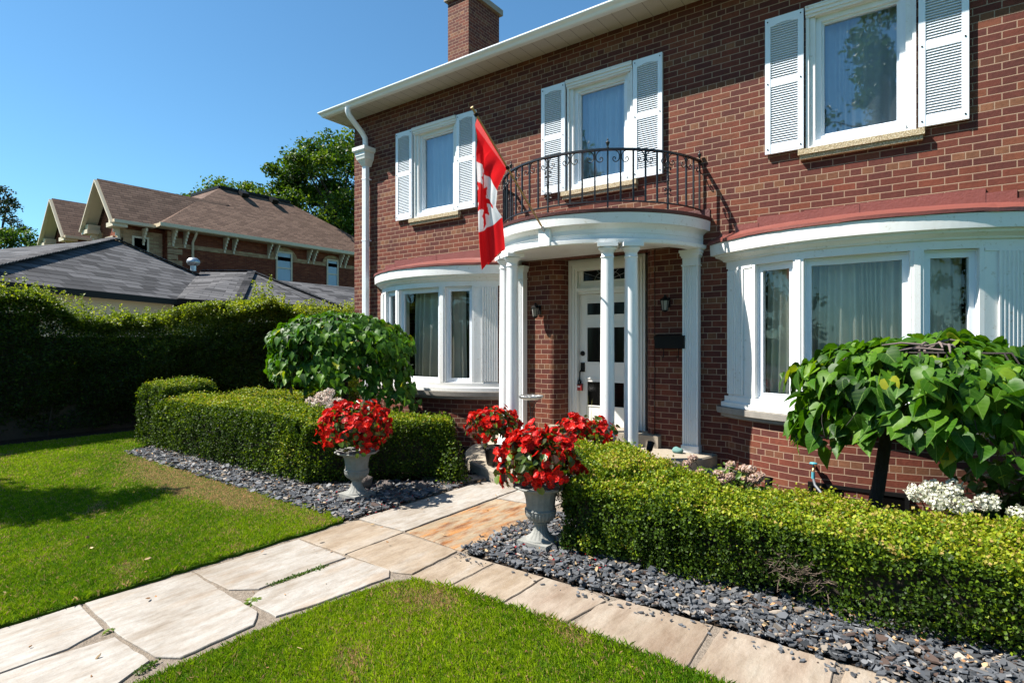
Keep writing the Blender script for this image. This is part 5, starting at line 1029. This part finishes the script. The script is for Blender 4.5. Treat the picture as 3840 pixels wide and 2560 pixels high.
# ================================================================ FLAG
FX = X0 - .04; PT = Vector((FX - .01, -2.57, 3.875)); PB = Vector((FX, -1.30, 2.885)); dpole = (PB - PT).normalized()
t = thing('flagpole', 'metal flagpole slanting out from a white block on the porch roof edge', 'flagpole', tuple(PB)); m = MB(); m.tube([PT - dpole * .0, PB + dpole * .02], .0115, 10); m.tube([PT - dpole * .012, PT + dpole * .01], .016, 10); m.build('pole', M['brass'], t)
m = MB(); m.tube([PT + dpole * .055, PT + dpole * .085], .022, 10); m.build('top_collar', M['black'], t); m = MB(); m.tube([PT + dpole * .70, PT + dpole * .735], .022, 10); m.build('lower_collar', M['black'], t)
m = MB(); m.hexa(PB + Vector((0, .03, -.02)), (.03, 0, 0), (0, .02, 0), (0, 0, .035)); m.tube([PB - dpole * .06, PB + dpole * .03], .019, 10); m.tube([PB + Vector((0, .02, 0)), PB + Vector((0, .01, -.07))], [.02, .012], 8); m.build('pole_bracket', M['galv'], t)
m = MB(); m.box(FX - .075, FX + .075, -1.30, -1.20, 2.70, 2.905); m.build('mounting_block', M['white'], t)
LEAF = [(0, .50), (.075, .36), (.155, .40), (.115, .20), (.205, .29), (.225, .24), (.34, .265), (.30, .16), (.345, .125), (.175, -.02), (.20, -.085), (.035, -.065), (.035, -.24)]
LEAF = LEAF + [(-x, y) for x, y in LEAF[::-1] if x > 0]
def flag():
    nu, nv = 150, 90; u = np.linspace(0, 1, nu); v = np.linspace(0, 1, nv); U, Vv = np.meshgrid(u, v, indexing='ij')     # u along the fly, v from lower hoist corner (0) to upper (1)
    top = np.array(PT + dpole * .10); low = np.array(PT + dpole * .72)
    Lz = lambda s: np.stack([top[0] - .045 + .03 * s + 0 * s, top[1] + .010 + .07 * s, top[2] - .05 * (s > 0) - 1.44 * s], -1)
    kn = np.array([0, .22, .45, .75, 1.0]); rx_ = np.interp(U, kn, [low[0], low[0] - .03, low[0] + .01, low[0] + .03, low[0] + .03]); ry_ = np.interp(U, kn, [low[1], low[1] - .13, low[1] - .20, low[1] - .13, low[1] - .10]); rz_ = np.interp(U, kn, [low[2], low[2] - .24, low[2] - .44, low[2] - .56, low[2] - .87])
    Rg = np.stack([rx_, ry_, rz_], -1); Lg = Lz(U); Lg[..., :] = np.where((U == 0)[..., None], top, Lg)
    s = 1 - Vv; wfold = np.interp(s, [0, .16, .30, .42, .56, 1], [.22, 0, .20, .34, .27, 1]); b = np.clip(U * 5, 0, 1); w = s * (1 - b) + wfold * b
    P = Lg * (1 - w[..., None]) + Rg * w[..., None]
    nrm_ = np.array([.78, -.60, 0]); fold = np.interp(s, [0, .16, .30, .42, .56, .75, 1], [-.05, 0, .035, .0, -.05, .02, -.01]) + .010 * np.sin(s * 26 + U * 3); P = P + nrm_ * (fold * np.clip(U * 4, 0, 1) * (1 + .3 * np.sin(U * 5)))[..., None]; P[..., 2] += .012 * np.sin(s * 14 + U * 9) * np.clip(U * 3, 0, 1)
    P[..., 0] += .02 * np.sin(U * 6 + s * 2) * U
    uc = (U - .5) * 2.0; vc = (Vv - .5); 
    Pq = np.stack([vc.ravel() * 1.0, -(uc.ravel()) * 1.0], 1)    # leaf upright across the fly
    lf = inpoly(np.stack([-uc.ravel() * .0 + (Vv.ravel() - .5) * 0, Pq[:, 1] * 0], 1) * 0 + np.stack([(U.ravel() - .5) * 2 * .95, (Vv.ravel() - .5) * .98 - .0], 1) * np.array([[1, 1]]) + np.array([[0, .12]]), [(x * 1.35, y * 1.15 + .02) for x, y in LEAF])
    red = (U.ravel() < .25) | (U.ravel() > .75) | lf; hem = (U.ravel() < .02)
    C = np.where(red[:, None], np.array([[.70, .014, .018]]), np.array([[.86, .86, .86]])); C = np.where(hem[:, None], np.array([[.75, .10, .10]]), C)
    i = np.arange(nu - 1)[:, None] * nv + np.arange(nv - 1)[None]; F = np.stack([i, i + nv, i + nv + 1, i + 1], -1).reshape(-1, 4)
    t_ = NT('flag_cloth'); c = t_.attr('Col', 'Color'); M['flag'] = t_.done(c, .75, None, 0, .15, .42)
    o = npmesh('flag', P.reshape(-1, 3), F, M['flag'], colr=C, org=np.array(PT), smooth=True); tag(o, 'red and white maple leaf flag hanging limp from the flagpole', 'flag')
flag()

# ================================================================ NEIGHBOUR HOUSE
NX = -24.8
nb = thing('victorian_house', 'red brick Victorian house with steep cream gables, brown shingles and bracketed eaves', 'house', (-28, 7, 0))
w = MB(); w.box(-33.5, NX, 3.7, 15.2, 0, 6.12); w.box(-27.5, NX - .35, 2.2, 3.7, 0, 6.12); w.box(-32.9, -30.3, 2.2, 3.7, 0, 6.12)
for xa, xb in ((-27.5, NX - .35), (-32.9, -30.3)): w.face([(xa, 2.2, 6.12), (xb, 2.2, 6.12), ((xa + xb) / 2, 2.2, 7.55)])
nw = w.build('wall', M['brick_n'], nb)
bf = MB(); bf.box(NX, NX + .04, 3.7, 15.2, 5.42, 5.60); 
for k in range(9): bf.box(NX - .02, NX + .05, 3.66, 3.66 + (.55 if k % 2 else .38), 4.0 + k * .23, 4.0 + k * .23 + .2 - .0); 
bf.box(NX - .36, NX - .31, 2.2, 3.6, 4.9, 5.95)
for xa, xb in ((-27.54, NX - .32), (-32.94, -30.27)): bf.box(xa, xa + .5, 2.13, 2.2, 4.6, 6.0); bf.box(xb - .5, xb, 2.13, 2.2, 4.6, 6.0); bf.box(xa, xb, 2.14, 2.2, 5.4, 5.6)
for y0, y1 in ((8.35, 9.25), (11.15, 11.9)): 
    for k in range(8): a0, a1 = R(180 * k / 8), R(180 * (k + 1) / 8); c = ((y0 + y1) / 2, 5.55); r0, r1 = (y1 - y0) / 2, (y1 - y0) / 2 + .24; bf.face([(NX + .055, c[0] + r0 * math.cos(a0), c[1] + r0 * .75 * math.sin(a0)), (NX + .055, c[0] + r1 * math.cos(a0), c[1] + r1 * .75 * math.sin(a0)), (NX + .055, c[0] + r1 * math.cos(a1), c[1] + r1 * .75 * math.sin(a1)), (NX + .055, c[0] + r0 * math.cos(a1), c[1] + r0 * .75 * math.sin(a1))])
bf.build('buff_brick_trim', M['buff'], nb)
rf = MB(); Z = 6.22; dk = [(-30.4, 7.2), (-27.6, 7.2), (-27.6, 10.9), (-30.4, 10.9)]; ez = [(-34, 3.2), (NX + .5, 3.2), (NX + .5, 15.7), (-34, 15.7)]
for i in range(4): j = (i + 1) % 4; rf.face([(*ez[i], Z), (*ez[j], Z), (*dk[j], 8.98), (*dk[i], 8.98)])
rf.face([(*q, 8.98) for q in dk])
for xa, xb in ((-27.95, -24.75), (-33.2, -30.0)):
    xm = (xa + xb) / 2; zt = 7.98
    rf.face([(xb, 1.75, 6.12), (xb, 4.2, 6.12), (xm, 7.0, zt), (xm, 1.75, zt)]); rf.face([(xa, 4.2, 6.12), (xa, 1.75, 6.12), (xm, 1.75, zt), (xm, 7.0, zt)])
rf.build('roof', M['shingle_b'], nb)
for xa, xb in ((-27.95, -24.75), (-33.2, -30.0)):
    tr = MB()
    xm = (xa + xb) / 2; zt = 7.98
    for s, x in ((-1, xa), (1, xb)):
        d = Vector((xm - x, 0, zt - 6.12)).normalized(); tr.bar((x, 1.72, 6.05), (xm, 1.72, zt - .08), .06, .15, up=(0, 1, 0)); tr.hexa((x - s * .32, 1.98, 6.03), (.32, 0, 0), (0, .25, 0), (0, 0, .08)); tr.hexa((x - s * .40, 2.0, 6.22), (.15, 0, 0), (0, .22, 0), (0, 0, .10)); 
        a = Vector((x, 2.0, 6.08)); b = Vector((xm, 2.0, zt - .10)); tr.face([(a.x, 1.75, a.z - .02), (b.x, 1.75, b.z - .02), (b.x, 2.2, b.z - .02), (a.x, 2.2, a.z - .02)])
    tr.build('gable_trim', M['cream'], nb)
ev = MB(); ev.box(NX + .02, NX + .55, 3.2, 15.7, 6.10, 6.16); ev.box(NX + .5, NX + .60, 3.15, 15.7, 6.12, 6.26); ev.box(-24.95, -24.66, 1.75, 3.2, 6.08, 6.20); ev.box(-34, NX + .5, 3.16, 3.24, 6.1, 6.24); ev.box(-30.0, -29.9, 1.75, 3.2, 6.04, 6.16); ev.build('eaves', M['cream'], nb)
dkb = MB(); 
for i in range(4): j = (i + 1) % 4; a = Vector((*dk[i], 9.03)); b = Vector((*dk[j], 9.03)); dkb.bar(a, b, .14, .14)
dkb.build('roof_curb', M['black'], nb)
for y in (8.2, 9.8): m = MB(); m.hexa((-27.25, y, 8.86), (.16, 0, -.1), (0, .17, 0), (.05, 0, .08)); m.build('roof_vent', M['black'], nb)
def bracket(x, y, z, dx, dy):
    m = MB(); 
    for k in range(5): f = k / 5; o_ = .34 * (1 - f) ** 1.3 + .05; m.hexa((x + dx * o_ / 2, y + dy * o_ / 2, z - .07 - k * .13), (abs(dx) * o_ / 2 + abs(dy) * .035, 0, 0), (0, abs(dy) * o_ / 2 + abs(dx) * .035, 0), (0, 0, .064))
    m.build('bracket', M['cream'], nb)
for y in (3.85, 4.3, 5.95, 6.35, 8.0, 8.35, 10.1, 10.4, 12.0, 12.3, 13.8, 14.1): bracket(NX, y, 6.1, 1, 0)
for x in (-27.45, -25.2, -32.85, -30.35): bracket(x, 2.2, 6.05, 0, -1)
bracket(NX - .35, 2.9, 6.05, 1, 0)
for face, a0, a1, z0, z1 in (('e', 8.38, 9.22, 4.3, 5.86), ('e', 11.18, 11.88, 4.3, 5.80), ('b', 2.5, 3.1, 4.6, 5.72), ('f', -26.65, -25.9, 4.5, 5.75), ('f', -31.95, -31.2, 4.4, 5.75)):
    m = MB(); p = MB(); md = (z0 + z1) / 2
    if face in 'eb':
        x = NX if face == 'e' else NX - .35; ring(m, (x + .03, a0), (0, 1), (1, 0), a1 - a0, z0, z1, .07, -.02, .05); m.box(x + .03, x + .07, a0, a1, md - .03, md + .03); wo = m.build('window', M['cream'], nb); pane_q(p, (x + .04, a0), (0, 1), (1, 0), .05, a1 - a0 - .05, z0 + .05, z1 - .05, 0)
    else:
        ring(m, (a0, 2.17), (1, 0), (0, -1), a1 - a0, z0, z1, .07, -.02, .05); m.box(a0, a1, 2.12, 2.17, md - .03, md + .03); wo = m.build('window', M['cream'], nb); pane_q(p, (a0, 2.16), (1, 0), (0, -1), .05, a1 - a0 - .05, z0 + .05, z1 - .05, 0)
    p.build('pane', M['glass_n'], wo)
m = MB(); m.tube([(NX + .45, 4.6, 6.1), (NX + .3, 4.6, 5.9), (NX + .10, 4.6, 5.7), (NX + .10, 4.6, 0)], .05, 8); m.tube([(-29.95, 2.6, 6.05), (-30.1, 2.6, 5.8), (-30.2, 2.6, 5.6), (-30.2, 2.6, 0)], .05, 8); m.build('downspout', M['cream'], nb)

# ================================================================ GARAGE
ga = thing('garage', 'low cream building with black shingle hip roofs beyond the tall hedge', 'garage', (-20, 0, 0))
C1, C3, PK = (-15.7, -4.2, 2.9), (-21.5, 6.4, 2.9), (-22.98, 1.15, 5.17); nrm2 = Vector((-.884, -.484, 0)); B1 = Vector(C1) + nrm2 * 7.7; B3 = Vector(C3) + nrm2 * 7.7
m = MB(); m.face([C1, C3, PK]); m.face([tuple(B1), C1, PK]); m.face([C3, tuple(B3), PK]); m.face([tuple(B3), tuple(B1), PK])
E0, E1, E2, R1_, R2_ = (-18.9, 1.64, 2.9), (-18.3, 3.0, 2.9), (-18.1, 5.2, 2.9), (-23.0, 4.1, 4.33), (-21.4, 5.3, 4.33)
m.face([(-18.75, 1.35, 2.93), (-18.2, 3.0, 2.9), R2_, R1_]); m.face([(-18.2, 3.0, 2.9), (-18.0, 6.9, 2.9), R2_]); m.face([(-18.0, 6.9, 2.9), (-21.5, 8.2, 2.9), (-23, 6.5, 4.33), R2_]); 
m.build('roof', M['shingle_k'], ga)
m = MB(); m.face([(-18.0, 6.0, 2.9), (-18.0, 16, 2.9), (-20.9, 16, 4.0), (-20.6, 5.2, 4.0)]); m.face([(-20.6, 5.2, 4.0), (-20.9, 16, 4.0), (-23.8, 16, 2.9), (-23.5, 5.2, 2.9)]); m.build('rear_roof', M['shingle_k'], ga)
for a, b in ((C1, PK), (C3, PK), (R2_, (-18.2, 3.0, 2.9)), (R2_, (-18.0, 6.9, 2.9)), (R1_, R2_)):
    hc = MB(); a, b = Vector(a), Vector(b); n = int((b - a).length / .16)
    for k in range(n): p0 = a.lerp(b, k / n); p1 = a.lerp(b, (k + 1.15) / n); hc.bar(p0 + Vector((0, 0, .03)), p1 + Vector((0, 0, .055)), .28, .018)
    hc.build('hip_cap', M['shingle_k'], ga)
ins = lambda P_, d: tuple(Vector(P_) + nrm2 * d)
m = MB(); a, b = Vector(C1) + nrm2 * .35, Vector(E0) + nrm2 * .35; tdir = (b - a).normalized(); a += tdir * .35
m.face([(a.x, a.y, 0), (b.x, b.y, 0), (b.x, b.y, 2.85), (a.x, a.y, 2.85)]); c = a + nrm2 * 7; m.face([(c.x, c.y, 0), (a.x, a.y, 0), (a.x, a.y, 2.85), (c.x, c.y, 2.85)]); m.box(-23, -18.5, 3.2, 6.6, 0, 2.85); m.box(-23.2, -18.4, 6.6, 15.8, 0, 2.85); m.build('wall', M['cream'], ga)
m = MB(); m.bar(Vector(C1) - Vector((0, 0, .09)), Vector(E0) - Vector((0, 0, .09)), .05, .17); m.bar(Vector((-18.75, 1.35, 2.83)), Vector((-18.2, 3.0, 2.82)), .05, .16); m.bar(Vector((-18.2, 3.0, 2.82)), Vector((-18.0, 6.9, 2.82)), .05, .16); m.build('fascia', M['black'], ga)
m = MB(); a = Vector(C1) + nrm2 * .17; b = Vector(E0) + nrm2 * .17; m.bar(a - Vector((0, 0, .12)), b - Vector((0, 0, .12)), .32, .02); m.build('soffit', M['cream'], ga)
m = MB(); q = (-22.4, 3.55, 4.40); m.lathe(q, [(.10, -.15), (.10, .06)], 16); m.lathe(q, [(.12, .05), (.19, .10), (.22, .18), (.20, .26), (.13, .33), (.03, .36), (.001, .36)], 48, flute=lambda k, z: (.06 if k % 2 else -.06)); m.build('turbine_vent', M['galv'], ga)

# ================================================================ TREES
MAP = [(0, (.012, .034, .005)), (.4, (.045, .105, .009)), (.75, (.12, .20, .014)), (1, (.26, .32, .03))]
M['maple'] = leaf_mat('maple_leaf', MAP, .5, .35, .3); M['cedar'] = leaf_mat('dull_leaf', [(0, (.012, .022, .012)), (.5, (.030, .05, .022)), (1, (.07, .09, .035))], .6, .2, .2)
def tree(label, base, H, blobs, leaf, per, seed, mat, clump=.55, group='trees beyond the houses', name='tree', cat='tree', hue=0, trunk_r=.25, flat=.6):
    root = thing(name, label, cat, (base[0], base[1], 0), group); r = np.random.default_rng(seed); rr = random.Random(seed); P = []; vv = []; cs = []
    for (bx, by, bz, rx, ry, rz, nc) in blobs:
        for k in range(nc):
            d = r.normal(size=3); d /= np.linalg.norm(d); q = r.uniform(.45, 1.0) ** .5; c = np.array([base[0] + bx, base[1] + by, bz]) + d * q * np.array([rx, ry, rz]); cs.append(c); s = clump * r.uniform(.6, 1.3)
            m = int(per * r.uniform(.7, 1.2)); e = nrmz(r.normal(size=(m, 3))) * (r.random((m, 1)) ** .4); e[:, 2] *= flat; P.append(c + e * s * (1 + .3 * r.normal(size=(m, 1)) * .5)); vv.append(np.full(m, r.normal() * .10))
    P = np.concatenate(P); n = len(P); var = np.clip(.42 + np.concatenate(vv) + r.normal(size=n) * .15 + hue, 0, 1)
    V, F = cloud(LEAF4 * np.array([[1.3, 1, 1]]), LEAF4F, P, nrmz(r.normal(size=(n, 3)) + np.array([[0, 0, .9]])), nrmz(r.normal(size=(n, 3)) + np.array([[0, 0, -.4]])), leaf * r.uniform(.6, 1.3, n)); npmesh('crown', V, F, mat, root, var=np.repeat(var, 4))
    t = MB(); b = Vector((base[0], base[1], -.1)); topz = H * .8; t.tube([b, b + Vector((.1, 0, H * .25)), b + Vector((0, .1, H * .5)), b + Vector((.1, 0, topz))], [trunk_r, trunk_r * .75, trunk_r * .5, trunk_r * .15], 9)
    for k, c in enumerate(cs):
        if k % max(1, len(cs) // 40): continue
        z0 = rr.uniform(.25, .65) * H; a = Vector((base[0], base[1], min(z0, c[2] * .85))); e = Vector(c); t.tube([a, a.lerp(e, .5) + Vector((0, 0, .1 * H * .3)), e], [trunk_r * .32, trunk_r * .18, trunk_r * .05], 5)
    t.build('trunk', M['rbark'], root); return root
tree('big bright green tree rising behind the brown roof next to the brick house', (-29.6, 15.6), 14, [(0, 0, 10.2, 4.6, 4.6, 4.2, 90), (1.5, 1, 6.5, 4.5, 4.5, 3.2, 50), (-1.5, 0, 12.2, 2.2, 2.2, 2.0, 22)], .17, 330, 91, M['maple'], .95, hue=.05, trunk_r=.4)
tree('lower part of green trees with airy left side behind the Victorian house', (-37.0, 13.2), 12, [(0, 0, 9.6, 3.9, 3.6, 2.5, 44), (4.5, 2, 9.8, 3.6, 3, 2.8, 40), (-2.6, -.6, 11.0, 2.2, 1.6, .8, 9)], .17, 280, 92, M['maple'], .85, hue=.0, trunk_r=.35)
tree('sparse dark feathery tree at the far left edge', (-52.5, 4.2), 12, [(0, 0, 8.6, 2.6, 2.4, 3.2, 44), (0, 0, 11.4, .9, .8, 1.2, 8)], .16, 120, 93, M['cedar'], .75, trunk_r=.2, flat=.5)
tree('bushy green tree low at the left edge behind the black garage roof', (-44, 2.2), 8, [(0, 0, 5.6, 3.4, 3.2, 2.6, 60), (5, 1.5, 4.6, 3, 3, 2.2, 30), (-4.5, -2, 6.2, 2.5, 2.5, 2.2, 26)], .16, 260, 94, M['maple'], .85, hue=-.04)
tree('small tree left of the frame that shades the lawn', (-10.95, -8.35), 6.0, [(.6, .8, 5.0, .75, .6, .35, 8), (-.1, .35, 5.5, .9, .5, .3, 7), (1.2, 1.5, 5.1, .5, .3, .15, 2)], .09, 420, 95, M['maple'], .42, group='garden trees', trunk_r=.08)
tree('street tree facing the right upper window', (-.3, -26), 20, [(0, 0, 15.2, 3.0, 3.0, 3.8, 60), (-4.2, 1, 11.0, 2.2, 2.2, 1.9, 24)], .20, 260, 96, M['maple'], .9, group='trees across the street', trunk_r=.3)
tree('second street tree across the road', (-20.8, -27), 17, [(0, 0, 12.5, 2.8, 3.0, 4.8, 50)], .20, 230, 97, M['maple'], .9, group='trees across the street', trunk_r=.3)
tree('low bushy street tree across the road', (8.5, -24), 7, [(0, 0, 5.0, 2.6, 2.5, 2.3, 40)], .18, 230, 98, M['maple'], .8, group='trees across the street', trunk_r=.2)
for k_, (x_, y_, h_) in enumerate(((-34, -27, 9.5), (-27, -25, 8.2), (-13, -26, 8.8), (-7.5, -24.5, 7.6), (4.2, -25.5, 8.0), (20, -26, 9.5), (27, -25, 9))):
    tree('round %s street tree, %s from the left across the road' % (('tall', 'low', 'broad', 'small', 'low dark', 'tall dense', 'rearmost')[k_], ('first', 'second', 'third', 'fourth', 'fifth', 'sixth', 'seventh')[k_]), (x_, y_), h_, [(0, 0, h_ * .62, 3.4, 3.0, h_ * .36, 34), (0, 0, h_ * .25, 3.2, 2.5, h_ * .2, 16)], .24, 150, 120 + k_, M['maple'], 1.0, group='trees across the street', trunk_r=.2)
sh_ = thing('street_house', 'cream sided house across the street', 'house', (10, -31, 0)); m = MB(); m.box(5, 16, -35, -28, 0, 5.4); m.face([(5, -28, 5.4), (16, -28, 5.4), (10.5, -28, 8.4)]); m.build('wall', M['cream'], sh_)
m = MB(); m.face([(4.5, -27.5, 5.15), (10.5, -27.5, 8.6), (10.5, -35.5, 8.6), (4.5, -35.5, 5.15)]); m.face([(10.5, -27.5, 8.6), (16.5, -27.5, 5.15), (16.5, -35.5, 5.15), (10.5, -35.5, 8.6)]); m.build('roof', M['shingle_b'], sh_)
for x in (6.5, 12.6): m = MB(); ring(m, (x, -28), (1, 0), (0, 1), 1.6, 3.2, 4.7, .1, -.0, .05); wo = m.build('window', M['white'], sh_); p = MB(); pane_q(p, (x, -27.98), (1, 0), (0, 1), .05, 1.55, 3.25, 4.65, 0); p.build('pane', M['glass_dark'], wo)

stuff_label_fix()
for o in list(bpy.data.objects):
    if '_o' in o.keys(): del o['_o']
